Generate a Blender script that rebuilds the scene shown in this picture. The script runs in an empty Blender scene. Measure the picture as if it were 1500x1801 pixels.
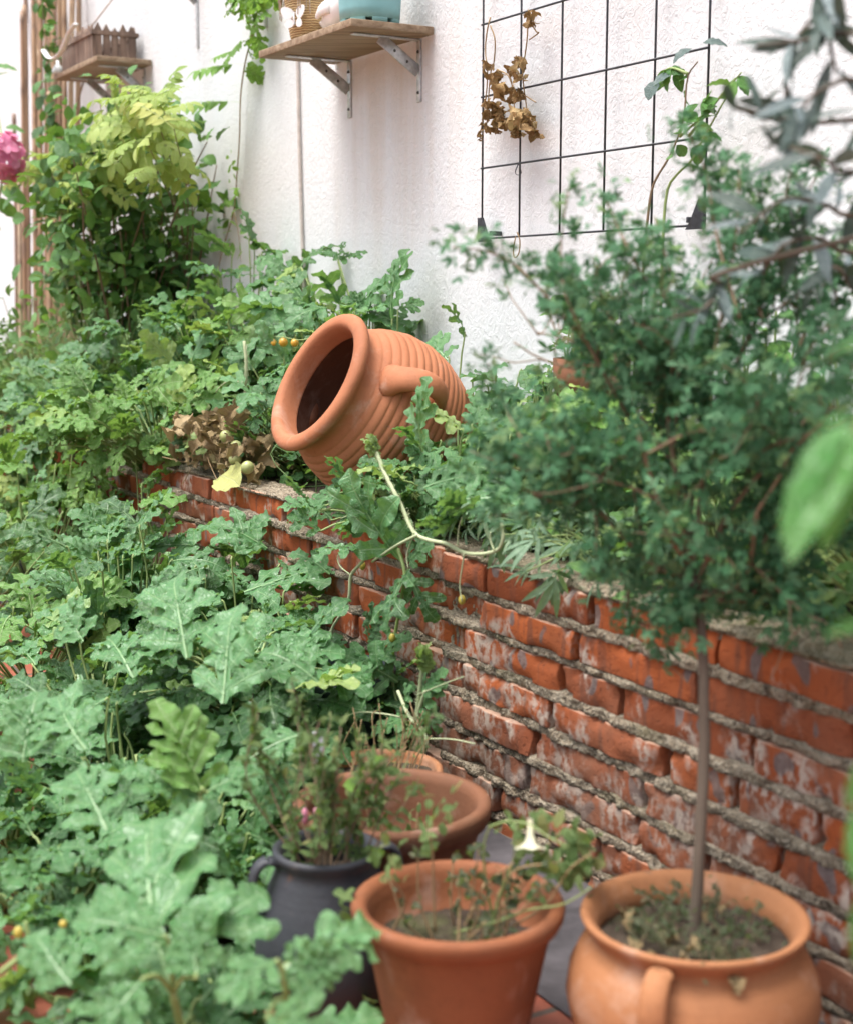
import bpy, math, random
import numpy as np
R_ = math.radians
sc = bpy.context.scene
col = sc.collection
rng = np.random.default_rng(7)

# ------------------------------------------------------------------ camera, sky, sun, exposure
F_PX, CAM_H = 2550.0, 0.95                      # focal length in photo pixels, eye height in metres
PITCH = math.atan(380.5 / F_PX)
cd = bpy.data.cameras.new("camera")
cam = bpy.data.objects.new("camera", cd); col.objects.link(cam)
cd.sensor_fit = 'VERTICAL'; cd.sensor_height = 36.0; cd.lens = F_PX / 1801 * 36.0
cam.location = (0, 0, CAM_H); cam.rotation_euler = (math.pi / 2 - PITCH, 0, 0)
cd.clip_start = 0.05; cd.clip_end = 300
cd.dof.use_dof = True; cd.dof.focus_distance = 3.25; cd.dof.aperture_fstop = 3.8
sc.camera = cam
SUN = np.array([-0.30, -0.10, 1.0]); SUN /= np.linalg.norm(SUN)
w = bpy.data.worlds.new("World"); sc.world = w; w.use_nodes = True
wn = w.node_tree.nodes; wl = w.node_tree.links
sky = wn.new('ShaderNodeTexSky'); sky.sky_type = 'NISHITA'; sky.sun_disc = False
sky.sun_elevation = math.asin(SUN[2]); sky.sun_rotation = math.atan2(SUN[0], SUN[1])
sky.dust_density = 6.0; sky.air_density = 1.0; sky.ozone_density = 1.0
hs = wn.new('ShaderNodeHueSaturation'); hs.inputs['Saturation'].default_value = 0.6
wl.new(sky.outputs[0], hs.inputs['Color']); bg = wn['Background']
wl.new(hs.outputs[0], bg.inputs['Color']); bg.inputs['Strength'].default_value = 0.15
sd = bpy.data.lights.new("sun", 'SUN'); sd.energy = 1.45; sd.angle = R_(32); sd.color = (1.0, .99, .985)
so = bpy.data.objects.new("sun", sd); col.objects.link(so)
from mathutils import Vector
so.rotation_euler = Vector(SUN).to_track_quat('Z', 'Y').to_euler()
vs = sc.view_settings; vs.view_transform = 'Standard'; vs.look = 'None'; vs.gamma = 1.0; vs.exposure = 1.26
sc.cycles.max_bounces = 8; sc.cycles.transparent_max_bounces = 4

# ------------------------------------------------------------------ frames: photo rays and the wall's own axes
FW = np.array([0, math.cos(PITCH), -math.sin(PITCH)]); UP = np.array([0, math.sin(PITCH), math.cos(PITCH)])
RT = np.array([1.0, 0, 0]); CAM = np.array([0, 0, CAM_H]); ZUP = np.array([0, 0, 1.0])
def ray(x, y): return FW + RT * (x - 750) / F_PX - UP * (y - 900.5) / F_PX
def pd(x, y, d): return CAM + ray(x, y) * d                      # at forward distance d
def pz(x, y, z): r = ray(x, y); return CAM + r * (z - CAM_H) / r[2]
TH = R_(30)
WU = np.array([math.sin(TH), -math.cos(TH), 0]); WN = np.array([-math.cos(TH), -math.sin(TH), 0])
WO = pz(1200, 1080, .488); WO[2] = 0                              # wall frame: u along the wall, n out of it, z up
def W(u, n, z=0.0): return WO + WU * u + WN * n + ZUP * z
def Wv(a): a = np.asarray(a, float); return WO + a[:, :1] * WU + a[:, 1:2] * WN + a[:, 2:3] * ZUP
def pn(x, y, n): r = ray(x, y); return CAM + r * ((n - (CAM - WO) @ WN) / (r @ WN))
WALL_TOP, BACK = .488, -.65

# ------------------------------------------------------------------ small maths
def nrm(v): v = np.asarray(v, float); return v / (np.linalg.norm(v, axis=-1, keepdims=True) + 1e-12)
def _hash(i, seed):
    h = (i[..., 0] * 73856093) ^ (i[..., 1] * 19349663) ^ (i[..., 2] * 83492791) ^ (seed * 2654435761 % 2**31)
    h = (h ^ (h >> 13)) * 1274126177 % (2**31); h = (h ^ (h >> 16)) & 0xffff
    return h / 65535.0
def vnoise(p, scale, seed=0):
    p = np.asarray(p, float) * scale; i = np.floor(p).astype(np.int64); f = p - i; f = f * f * (3 - 2 * f); r = 0
    for dx in (0, 1):
        for dy in (0, 1):
            for dz in (0, 1):
                wgt = (f[..., 0] if dx else 1 - f[..., 0]) * (f[..., 1] if dy else 1 - f[..., 1]) * (f[..., 2] if dz else 1 - f[..., 2])
                r = r + wgt * _hash(i + np.array([dx, dy, dz]), seed)
    return r * 2 - 1
def fbm(p, s, seed=0, o=3): return sum(vnoise(p, s * 2**k, seed + k) * .5**k for k in range(o))
def spline(pts, n=24):
    P = np.asarray(pts, float)
    if len(P) < 3: return P[0] + (P[-1] - P[0]) * np.linspace(0, 1, n)[:, None]
    Q = np.vstack([2 * P[0] - P[1], P, 2 * P[-1] - P[-2]]); out = []
    for t in np.linspace(0, len(P) - 1 - 1e-6, n):
        k = int(t); f = t - k; a, b, c, d = Q[k:k + 4]
        out.append(.5 * ((2 * b) + (-a + c) * f + (2 * a - 5 * b + 4 * c - d) * f * f + (-a + 3 * b - 3 * c + d) * f**3))
    return np.array(out)

# ------------------------------------------------------------------ mesh collector
class MB:
    def __init__(s): s.v = []; s.f = []; s.n = 0; s.a = {'var': [], 'mx': [], 'ph': []}
    def add(s, v, f, var=0.5, mx=0.0, ph=0.0):
        v = np.asarray(v, float).reshape(-1, 3); s.v.append(v); m = len(v)
        if isinstance(f, np.ndarray): s.f.extend((f + s.n).tolist())
        else: s.f.extend([[i + s.n for i in q] for q in f])
        for k, x in (('var', var), ('mx', mx), ('ph', ph)):
            s.a[k].append(np.broadcast_to(np.asarray(x, float), (m,)).copy())
        s.n += m; return s
    def box(s, size, M=None, at=(0, 0, 0), var=.5, bev=0.0, ns=(2, 2, 2)):
        v, f = rbox(size, bev, ns)
        if M is not None: v = v @ np.asarray(M)
        return s.add(v + np.asarray(at), f, var)
    def tube(s, pts, r, ns=8, var=.5, flat=None, cap=True, ph=0.0):
        P = np.asarray(pts, float); n = len(P); r = np.broadcast_to(np.asarray(r, float), (n,))
        T = nrm(np.gradient(P, axis=0)); ref = np.array([.31, .17, .93])
        if flat is not None: ref = np.asarray(flat[0], float)
        X = nrm(np.cross(T, ref)); Y = np.cross(X, T)
        if flat is None:
            for i in range(1, n):
                x = X[i - 1] - T[i] * (X[i - 1] @ T[i]); X[i] = x / (np.linalg.norm(x) + 1e-9)
            Y = np.cross(X, T); kx = ky = 1.0
        else: kx, ky = flat[1]
        a = np.linspace(0, 2 * np.pi, ns, endpoint=False)
        V = P[:, None] + r[:, None, None] * (kx * np.cos(a)[None, :, None] * X[:, None] + ky * np.sin(a)[None, :, None] * Y[:, None])
        i, j = np.meshgrid(np.arange(n - 1), np.arange(ns), indexing='ij'); j2 = (j + 1) % ns
        f = np.stack([i * ns + j, (i + 1) * ns + j, (i + 1) * ns + j2, i * ns + j2], -1).reshape(-1, 4).tolist()
        if cap: f += [list(range(ns)), [(n - 1) * ns + k for k in range(ns)][::-1]]
        L = np.linspace(0, 1, n)
        return s.add(V.reshape(-1, 3), f, var, 0.0, np.repeat(L, ns) if np.ndim(ph) == 0 and ph == 0 else ph)
    def lathe(s, prof, ns=64, M=None, at=(0, 0, 0), var=.5, ph=None, wob=0.0):
        p = np.asarray(prof, float); n = len(p); a = np.linspace(0, 2 * np.pi, ns, endpoint=False)
        V = np.stack([p[:, :1] * np.cos(a), p[:, :1] * np.sin(a), np.repeat(p[:, 1:2], ns, 1)], -1).reshape(-1, 3)
        if wob: V = V + V * np.array([1, 1, 0]) * (fbm(V, 9, 3, 2) * wob)[:, None]
        if M is not None: V = V @ np.asarray(M)
        i, j = np.meshgrid(np.arange(n - 1), np.arange(ns), indexing='ij'); j2 = (j + 1) % ns
        f = np.stack([i * ns + j, i * ns + j2, (i + 1) * ns + j2, (i + 1) * ns + j], -1).reshape(-1, 4)
        return s.add(V + np.asarray(at), f, var, 0.0, np.repeat(np.linspace(0, 1, n), ns) if ph is None else ph)
    def ball(s, c, r, ns=12, nr=8, var=.5, sc_=(1, 1, 1)):
        t = np.linspace(0, np.pi, nr); p = np.stack([np.sin(t) + 1e-4, -np.cos(t)], 1)
        m = MB().lathe(p, ns); v = m.v[0] * r * np.asarray(sc_)
        return s.add(v + np.asarray(c), np.array(m.f), var)
    def build(s, name, mat, parent=None, smooth=True):
        me = bpy.data.meshes.new(name)
        V = np.vstack(s.v)
        o = bpy.data.objects.new(name, me); col.objects.link(o)
        if parent is not None:
            o.parent = parent; off = np.array(parent.location)
            if parent.parent is not None: off = off + np.array(parent.parent.location)
            V = V - off
        me.from_pydata(V.tolist(), [], s.f)
        me.materials.append(mat)
        for k in s.a:
            at = me.attributes.new(k, 'FLOAT', 'POINT'); at.data.foreach_set('value', np.concatenate(s.a[k]).astype(np.float32))
        if smooth: me.polygons.foreach_set('use_smooth', np.ones(len(me.polygons), bool))
        me.update(); return o
_rb = {}
def rbox(size, r, ns):
    key = (tuple(size), r, tuple(ns))
    if key in _rb: return _rb[key]
    h = np.asarray(size, float) / 2; r = min(r, *(h * .98)); ax = []
    for k in range(3):
        if r > 0: c = np.r_[-h[k], -h[k] + r * .35, np.linspace(-h[k] + r, h[k] - r, ns[k]), h[k] - r * .35, h[k]]
        else: c = np.linspace(-h[k], h[k], ns[k])
        ax.append(c)
    vs_, fs, ids = [], [], {}
    def vid(p):
        q = tuple(np.round(p, 7))
        if q not in ids: ids[q] = len(vs_); vs_.append(p)
        return ids[q]
    for k in range(3):
        a, b = (k + 1) % 3, (k + 2) % 3
        for sg in (-1, 1):
            for i in range(len(ax[a]) - 1):
                for j in range(len(ax[b]) - 1):
                    q = []
                    for (ii, jj) in ((i, j), (i + 1, j), (i + 1, j + 1), (i, j + 1)):
                        p = np.zeros(3); p[k] = sg * h[k]; p[a] = ax[a][ii]; p[b] = ax[b][jj]; q.append(vid(p))
                    fs.append(q if sg > 0 else q[::-1])
    V = np.array(vs_)
    if r > 0:
        inn = np.clip(V, -(h - r), h - r); d = V - inn; V = inn + r * nrm(d)
    _rb[key] = (V, np.array(fs)); return _rb[key]
def root(name, label, cat, at, group=None, kind=None):
    o = bpy.data.objects.new(name, None); col.objects.link(o); o.location = tuple(at); o.empty_display_size = .05
    return tag(o, label, cat, group, kind)
def tag(o, label=None, cat=None, group=None, kind=None):
    if label: o['label'] = label
    if cat: o['category'] = cat
    if group: o['group'] = group
    if kind: o['kind'] = kind
    return o
def axes(z, x=None):                              # rows X, Y, Z for v @ M
    z = nrm(z); x = np.array([1.0, 0, 0]) if x is None else np.asarray(x, float)
    x = nrm(x - z * (x @ z)); return np.stack([x, np.cross(z, x), z])

# ------------------------------------------------------------------ materials
class NT:
    def __init__(s, name):
        s.m = bpy.data.materials.new(name); s.m.use_nodes = True; s.t = s.m.node_tree; s.b = s.t.nodes['Principled BSDF']; s.out = s.t.nodes['Material Output']
    def n(s, typ, **kw):
        x = s.t.nodes.new('ShaderNode' + typ)
        for k, v in kw.items():
            if k in x.inputs.keys(): s.set(x.inputs[k], v)
            else: setattr(x, k, v)
        return x
    def set(s, inp, v):
        if isinstance(v, bpy.types.NodeSocket): s.t.links.new(v, inp)
        elif isinstance(v, (tuple, list)) and len(v) == 3 and inp.type == 'RGBA': inp.default_value = (*v, 1)
        else: inp.default_value = v
    def math(s, op, a, b=0.0, c=0.0, clamp=False):
        x = s.t.nodes.new('ShaderNodeMath'); x.operation = op; x.use_clamp = clamp
        for k, v in enumerate((a, b, c)): s.set(x.inputs[k], v)
        return x.outputs[0]
    def mix(s, fac, a, b, mode='MIX'):
        x = s.t.nodes.new('ShaderNodeMixRGB'); x.blend_type = mode
        for k, v in enumerate((fac, a, b)): s.set(x.inputs[k], v)
        return x.outputs[0]
    def ramp(s, fac, stops, interp='LINEAR'):
        x = s.t.nodes.new('ShaderNodeValToRGB'); x.color_ramp.interpolation = interp; e = x.color_ramp.elements
        while len(e) < len(stops): e.new(.5)
        for k, (p, c) in enumerate(stops): e[k].position = p; e[k].color = (*c, 1) if isinstance(c, (tuple, list)) else (c, c, c, 1)
        s.set(x.inputs[0], fac); return x.outputs[0]
    def attr(s, nm): return s.n('Attribute', attribute_name=nm).outputs['Fac']
    def noise(s, scale, detail=4, vec=None, dist=0.0, rough=.55):
        x = s.n('TexNoise', Scale=scale, Detail=detail, Distortion=dist, Roughness=rough)
        if vec is not None: s.set(x.inputs['Vector'], vec)
        return x.outputs['Fac']
    def obj(s): return s.n('TexCoord').outputs['Object']
    def geo(s): return s.n('NewGeometry').outputs['Position']
    def mapping(s, vec, scale=(1, 1, 1), rot=(0, 0, 0), loc=(0, 0, 0)):
        x = s.n('Mapping'); s.set(x.inputs['Vector'], vec); x.inputs['Scale'].default_value = scale; x.inputs['Rotation'].default_value = rot; x.inputs['Location'].default_value = loc
        return x.outputs[0]
    def bump(s, h, strength=.5, dist=.005, nrm_=None):
        x = s.n('Bump', Strength=strength, Distance=dist); s.set(x.inputs['Height'], h)
        if nrm_ is not None: s.set(x.inputs['Normal'], nrm_)
        return x.outputs[0]
    def done(s, color=None, rough=.6, normal=None, spec=None, metal=None):
        if color is not None: s.set(s.b.inputs['Base Color'], color)
        s.set(s.b.inputs['Roughness'], rough)
        if normal is not None: s.set(s.b.inputs['Normal'], normal)
        if spec is not None: s.set(s.b.inputs['Specular IOR Level'], spec)
        if metal is not None: s.set(s.b.inputs['Metallic'], metal)
        return s.m
def plain(name, c, rough=.6, var=.12, scale=40, bump=.15, metal=None, spec=None):
    t = NT(name); k = t.noise(scale, 5, t.geo())
    dk = tuple(x * (1 - 2.2 * var) for x in c); lt = tuple(min(1, x * (1 + var)) for x in c)
    return t.done(t.ramp(k, [(.3, dk), (.7, lt)]), rough, t.bump(k, bump, .004), spec, metal)

def leafmat(name, dark, mid, light, old, vein, veinw=.035, veins=.6, net=.25, rough=.42, trans=.34, tcol=(.25, .42, .05), spec=.5, nscale=7.0, sheen=.0):
    t = NT(name); var = t.attr('var'); mx = t.attr('mx'); ph = t.attr('ph')
    c = t.ramp(var, [(.0, dark), (.45, mid), (.82, light), (1.0, old)])
    c = t.mix(t.math('MULTIPLY', t.noise(14, 3, t.geo()), .45), c, t.mix(.5, c, dark))
    m1 = t.math('SUBTRACT', 1.0, t.math('DIVIDE', mx, veinw * .55), clamp=True)
    d = t.math('ABSOLUTE', t.math('SUBTRACT', t.math('FRACT', ph), .5))
    m2 = t.math('SUBTRACT', 1.0, t.math('DIVIDE', d, veinw * 2.0), clamp=True)
    m2 = t.math('MULTIPLY', m2, .55)
    cv = t.n('CombineXYZ', X=t.math('MULTIPLY', mx, nscale * 4), Y=t.math('MULTIPLY', ph, nscale * .45), Z=t.math('MULTIPLY', var, 31.0)).outputs[0]
    vo = t.n('TexVoronoi', feature='DISTANCE_TO_EDGE', Scale=1.0, Vector=cv).outputs['Distance']
    m3 = t.math('SUBTRACT', 1.0, t.math('DIVIDE', vo, .16), clamp=True)
    vm = t.math('MAXIMUM', m1, m2)
    col_ = t.mix(t.math('MULTIPLY', vm, veins), c, vein)
    col_ = t.mix(t.math('MULTIPLY', m3, net), col_, vein)
    h = t.math('ADD', t.math('MULTIPLY', vm, -1.0), t.math('MULTIPLY', m3, -.5))
    h = t.math('ADD', h, t.math('MULTIPLY', t.noise(90, 2, t.geo()), .8)); nb = t.bump(h, .6, .0025)
    t.done(col_, rough, nb, spec)
    tr = t.n('BsdfTranslucent'); t.set(tr.inputs['Color'], t.mix(.35, tcol, col_)); t.set(tr.inputs['Normal'], nb)
    mx_ = t.n('MixShader'); mx_.inputs[0].default_value = trans
    t.t.links.new(t.b.outputs[0], mx_.inputs[1]); t.t.links.new(tr.outputs[0], mx_.inputs[2]); t.t.links.new(mx_.outputs[0], t.out.inputs['Surface'])
    return t.m
M = {}
M['melon'] = leafmat('melon_leaf', (.016, .088, .018), (.054, .195, .050), (.118, .310, .112), (.36, .45, .11), (.30, .47, .22), rough=.36, spec=.8, veins=.75, net=.22)
M['melon_warm'] = leafmat('melon_leaf_pale_and_backlit', (.045, .155, .022), (.105, .27, .04), (.19, .37, .075), (.40, .47, .11), (.42, .52, .28), rough=.42)  # yellow-green leaves; also carries the backlit glow of one upright leaf
M['weed'] = leafmat('weed_leaf', (.032, .12, .022), (.08, .22, .04), (.15, .32, .08), (.34, .43, .12), (.30, .42, .2), net=.15, rough=.45)
M['bush'] = leafmat('glossy_leaf', (.025, .10, .02), (.07, .21, .035), (.15, .33, .06), (.26, .42, .08), (.15, .28, .1), net=.1, rough=.3, trans=.22)
M['wisteria'] = leafmat('yellow_green_leaf', (.18, .30, .05), (.30, .42, .09), (.42, .52, .14), (.55, .55, .15), (.5, .55, .25), net=.08, rough=.45, trans=.35, tcol=(.45, .6, .08))
M['vine'] = leafmat('vine_leaf', (.10, .24, .04), (.17, .35, .05), (.28, .46, .08), (.42, .48, .1), (.4, .52, .2), net=.1, trans=.35, tcol=(.35, .6, .05))
M['tree'] = leafmat('standard_tree_leaf', (.03, .115, .044), (.068, .22, .09), (.15, .33, .17), (.26, .38, .12), (.1, .2, .1), net=.0, veins=.3, rough=.42, trans=.25, tcol=(.1, .28, .05))
M['olive'] = leafmat('olive_leaf', (.022, .045, .035), (.04, .075, .058), (.085, .13, .12), (.17, .22, .23), (.2, .25, .2), net=.0, veins=.4, rough=.4, trans=.08, tcol=(.1, .2, .05))
M['mug'] = leafmat('mugwort_leaf', (.06, .14, .07), (.12, .22, .13), (.20, .32, .2), (.28, .36, .2), (.3, .4, .28), net=.0, rough=.5)
M['broad'] = leafmat('broad_leaf', (.02, .11, .012), (.035, .165, .02), (.065, .23, .04), (.12, .30, .06), (.25, .45, .2), veinw=.05, net=.05, rough=.38, trans=.35, tcol=(.2, .5, .05))
M['herb'] = leafmat('potted_herb_leaf', (.05, .10, .028), (.10, .18, .05), (.18, .26, .085), (.32, .30, .11), (.2, .26, .12), net=.0, rough=.55)
M['greyweed'] = leafmat('grey_weed_leaf', (.05, .065, .04), (.09, .12, .065), (.17, .19, .12), (.27, .24, .15), (.2, .24, .14), net=.0, rough=.65, spec=.3)
M['dry'] = leafmat('dry_leaf', (.10, .055, .02), (.24, .14, .055), (.42, .28, .12), (.55, .42, .22), (.5, .36, .18), net=.3, rough=.75, trans=.12, tcol=(.5, .3, .1), spec=.25)
M['straw'] = leafmat('withered_leaf', (.14, .09, .04), (.26, .19, .09), (.38, .29, .16), (.4, .38, .16), (.4, .33, .2), net=.2, rough=.75, trans=.12, tcol=(.4, .3, .12), spec=.25)
M['yellow'] = leafmat('yellowed_leaf', (.4, .42, .12), (.5, .52, .17), (.55, .58, .2), (.6, .6, .25), (.6, .62, .35), net=.1, rough=.5, tcol=(.5, .55, .1))
M['petal_pink'] = leafmat('pink_petal', (.60, .12, .28), (.74, .24, .40), (.82, .42, .54), (.88, .66, .70), (.8, .4, .5), net=.05, veins=.3, rough=.5, trans=.3, tcol=(.8, .25, .4))
M['petal_cream'] = leafmat('cream_petal', (.7, .68, .5), (.78, .76, .6), (.82, .8, .7), (.85, .83, .75), (.7, .7, .4), net=.05, veins=.3, rough=.5, trans=.3, tcol=(.8, .75, .5))
def stemmat(name, a, b, rough=.55):
    t = NT(name); k = t.noise(60, 4, t.geo()); return t.done(t.mix(t.attr('var'), t.mix(k, a, b), b), rough, t.bump(k, .3, .002))
M['stem'] = stemmat('green_stem', (.12, .20, .05), (.26, .33, .12))
M['stem_pale'] = stemmat('pale_hairy_stem', (.25, .32, .15), (.42, .46, .28), .7)
M['twig'] = stemmat('brown_twig', (.10, .065, .04), (.22, .15, .09), .8)
M['bark'] = stemmat('thin_trunk_bark', (.03, .022, .016), (.10, .075, .052), .85)
M['drystem'] = stemmat('dry_stem', (.15, .09, .045), (.32, .22, .11), .8)

def plaster():
    t = NT('white_textured_plaster'); g = t.geo()
    n1 = t.noise(46, 3, t.mapping(g, (1, 1, .85)), 1.6, .55); n2 = t.noise(24, 4, g, .8); n3 = t.noise(230, 3, g)
    fl = t.ramp(n1, [(.47, 0.0), (.50, .75), (.56, .9), (.72, 1.0)]); rg = t.ramp(t.noise(40, 2, t.mapping(g, (1, 1, .7), (.4, .3, 0)), 2.4), [(.49, 0.0), (.52, 1.0), (.55, 0.0)])
    h = t.math('ADD', t.math('ADD', t.math('MULTIPLY', fl, .7), t.math('MULTIPLY', n2, .5)), t.math('ADD', t.math('MULTIPLY', n3, .05), t.math('MULTIPLY', rg, .18)))
    st = t.noise(1.1, 5, t.mapping(g, (5, 5, .5)), .4); gm = t.noise(2.3, 5, g, .5)
    c = t.ramp(gm, [(.3, (.65, .665, .67)), (.7, (.695, .705, .71))])
    c = t.mix(t.ramp(st, [(.56, 0.0), (.78, .30)]), c, (.52, .46, .39))
    sx = t.n('SeparateXYZ', Vector=g).outputs
    uu = t.math('ADD', t.math('MULTIPLY', t.math('SUBTRACT', sx['X'], float(WO[0])), float(WU[0])), t.math('MULTIPLY', t.math('SUBTRACT', sx['Y'], float(WO[1])), float(WU[1])))
    du = t.math('SUBTRACT', 1.0, t.math('DIVIDE', t.math('ABSOLUTE', t.math('ADD', uu, 2.02)), .42), clamp=True)   # old drips below the plank shelf
    dz = t.math('SUBTRACT', 1.0, t.math('DIVIDE', t.math('ABSOLUTE', t.math('SUBTRACT', sx['Z'], 1.42)), .42), clamp=True)
    dr = t.ramp(t.noise(1.0, 4, t.mapping(g, (16, 16, .9)), .3), [(.42, 0.0), (.68, 1.0)])
    c = t.mix(t.math('MULTIPLY', t.math('MULTIPLY', t.math('POWER', du, .5), t.math('POWER', dz, .6)), t.math('MULTIPLY', dr, .42)), c, (.52, .42, .31))
    pit_shade = t.noise(95, 2, t.mapping(g, (1, 1, .6), (0, .5, 0)), .9)
    c = t.mix(t.ramp(pit_shade, [(.71, 0.0), (.76, .28)]), c, (.36, .33, .31))  # small relief shadows put into the colour as dark flecks
    return t.done(c, .9, t.bump(h, .5, .004), .25)
M['plaster'] = plaster()
def brick():
    t = NT('red_clay_brick'); o = t.attr('var'); g = t.geo()
    vec = t.n('CombineXYZ', X=t.attr('mx'), Y=t.attr('ph'), Z=t.math('MULTIPLY', o, 37.0)).outputs[0]   # along / up on the brick face
    c = t.ramp(o, [(0, (.16, .043, .020)), (.35, (.29, .067, .021)), (.7, (.385, .095, .027)), (1, (.22, .062, .028))])
    n = t.noise(9, 6, g, .4); c = t.mix(t.math('MULTIPLY', n, .7), c, (.32, .10, .045))
    sp = t.noise(120, 3, g); c = t.mix(t.ramp(sp, [(.6, 0.0), (.75, .55)]), c, (.16, .05, .03))
    strp = t.noise(1.0, 2, t.mapping(vec, (27, 3.0, 1)), .2)                     # dark vertical fire marks
    c = t.mix(t.ramp(strp, [(.55, 0.0), (.63, .6)]), c, (.125, .055, .038))
    spot = t.noise(1.0, 1, t.mapping(vec, (22, 13, 1), loc=(5, 2, 0)), .1)         # grey burnt ovals
    gs = t.ramp(spot, [(.635, 0.0), (.665, .8)]); c = t.mix(gs, c, t.mix(t.noise(90, 3, g), (.05, .046, .05), (.22, .21, .20)))
    z = t.n('SeparateXYZ', Vector=g).outputs['Z']
    low = t.n('MapRange', Value=z); low.inputs['From Min'].default_value = .44; low.inputs['From Max'].default_value = .12; lo = low.outputs[0]
    pat = t.noise(13, 2, t.mapping(g, (1, 1, .7)), .1); br = t.noise(70, 5, t.mapping(g, (1, 1, .8)), .1)
    pe = t.ramp(t.math('ADD', pat, t.math('MULTIPLY', lo, .16)), [(.55, 0.0), (.66, 1.0)]); be = t.ramp(br, [(.42, 0.0), (.58, 1.0)])
    c = t.mix(t.math('MULTIPLY', t.math('MULTIPLY', pe, be), .78), c, (.50, .44, .37))
    gr = t.noise(4.5, 4, g, .2); c = t.mix(t.math('MULTIPLY', t.ramp(t.math('ADD', gr, t.math('MULTIPLY', lo, .16)), [(.5, 0.0), (.72, .75)]), .55), c, (.19, .115, .08))
    dirt = t.noise(3.0, 5, g, .3); c = t.mix(t.math('MULTIPLY', t.ramp(dirt, [(.45, 0.0), (.8, .7)]), t.math('ADD', .25, t.math('MULTIPLY', lo, .6))), c, (.10, .075, .055))
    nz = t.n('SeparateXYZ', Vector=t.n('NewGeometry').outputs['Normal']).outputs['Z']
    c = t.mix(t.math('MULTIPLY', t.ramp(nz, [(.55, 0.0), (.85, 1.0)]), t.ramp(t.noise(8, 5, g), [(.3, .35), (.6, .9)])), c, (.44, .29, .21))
    b = t.math('ADD', t.math('MULTIPLY', t.noise(60, 5, g), .6), t.math('MULTIPLY', n, .6))
    pit = t.ramp(t.noise(150, 3, g), [(.56, 0.0), (.66, 1.0)]); c = t.mix(t.math('MULTIPLY', pit, .18), c, (.09, .04, .028)); b = t.math('SUBTRACT', b, t.math('MULTIPLY', pit, .3))
    return t.done(c, .95, t.bump(b, .65, .005), .08)
M['brick'] = brick()
def mortar():
    t = NT('crumbling_mortar'); g = t.geo(); k = t.noise(30, 6, g, .3); f = t.noise(170, 3, g)
    c = t.ramp(k, [(.3, (.11, .085, .06)), (.5, (.29, .235, .165)), (.72, (.45, .385, .29))])
    c = t.mix(t.ramp(f, [(.5, 0.0), (.62, .7)]), c, (.50, .44, .34)); c = t.mix(t.ramp(t.noise(110, 2, g), [(.58, 0.0), (.66, .75)]), c, (.10, .08, .06)); ms = t.noise(5, 4, g); c = t.mix(t.ramp(ms, [(.55, 0.0), (.75, .45)]), c, (.14, .15, .06))
    return t.done(c, .95, t.bump(t.math('ADD', t.math('MULTIPLY', k, .8), t.math('ADD', f, t.noise(80, 4, g))), 1.0, .014), .15)
M['mortar'] = mortar()
def terracotta(name, a, b, dark=None, band=0.0, wet=0.0, rough=.78, blot=.35, lime_=.28):
    t = NT(name); g = t.geo(); k = t.noise(7, 6, g, .3); f = t.noise(150, 3, g)
    c = t.mix(t.ramp(k, [(.3, 0.0), (.7, 1.0)]), a, b)
    c = t.mix(t.ramp(f, [(.55, 0.0), (.8, .35)]), c, tuple(x * .55 for x in a))
    if band:
        bd = t.noise(1.0, 4, t.mapping(t.obj(), (1.2, 1.2, 75))); c = t.mix(t.math('MULTIPLY', bd, band), c, tuple(x * .62 for x in b))
        f = t.math('ADD', f, t.math('MULTIPLY', bd, 1.2))
    if dark:
        w_ = t.noise(3.2, 5, t.mapping(t.obj(), (1.4, 1.4, 1.0)), .6); c = t.mix(t.ramp(w_, [(.45, 0.0), (.68, blot)]), c, dark)
    lime = t.noise(11, 8, g, .5, .65); c = t.mix(t.ramp(lime, [(.54, 0.0), (.72, lime_)]), c, (.56, .44, .36)); mud = t.noise(6, 7, t.mapping(g, (1, 1, .7)), .3, .65); c = t.mix(t.ramp(mud, [(.56, 0.0), (.70, lime_ * 1.1)]), c, tuple(x * .42 for x in a)); sc_ = t.noise(34, 3, g, .3); c = t.mix(t.ramp(sc_, [(.70, 0.0), (.75, .5)]), c, (.13, .075, .05))
    return t.done(c, rough, t.bump(f, .25, .0025), .35)
M['jar'] = terracotta('jar_terracotta', (.315, .112, .048), (.385, .15, .07), rough=.74, lime_=.32)
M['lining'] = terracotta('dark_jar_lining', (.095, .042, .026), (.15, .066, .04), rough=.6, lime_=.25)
M['pot_round'] = terracotta('pale_terracotta', (.285, .115, .046), (.355, .155, .066), band=.5)
M['pot_flared'] = terracotta('orange_terracotta', (.185, .060, .022), (.25, .088, .035), dark=(.13, .055, .03), band=.15, blot=.75)
M['pot_back'] = terracotta('aged_terracotta', (.125, .048, .022), (.19, .078, .036), dark=(.10, .06, .035), band=.25, blot=.6)
M['jug'] = terracotta('charcoal_clay', (.026, .028, .034), (.05, .053, .062), dark=(.02, .02, .024), band=.2, rough=.5, blot=.5, lime_=.12)
def soil(name, a, b, moss=(.12, .14, .05)):
    t = NT(name); g = t.geo(); k = t.noise(45, 6, g); f = t.noise(220, 2, g)
    c = t.ramp(k, [(.3, a), (.7, b)]); c = t.mix(t.ramp(t.noise(12, 4, g), [(.5, 0.0), (.7, .5)]), c, moss); c = t.mix(t.ramp(f, [(.66, 0.0), (.72, .5)]), c, (.4, .34, .26))
    return t.done(c, .95, t.bump(t.math('ADD', k, f), .9, .008), .2)
M['soil'] = soil('dark_soil', (.03, .022, .016), (.09, .068, .05))
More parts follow.
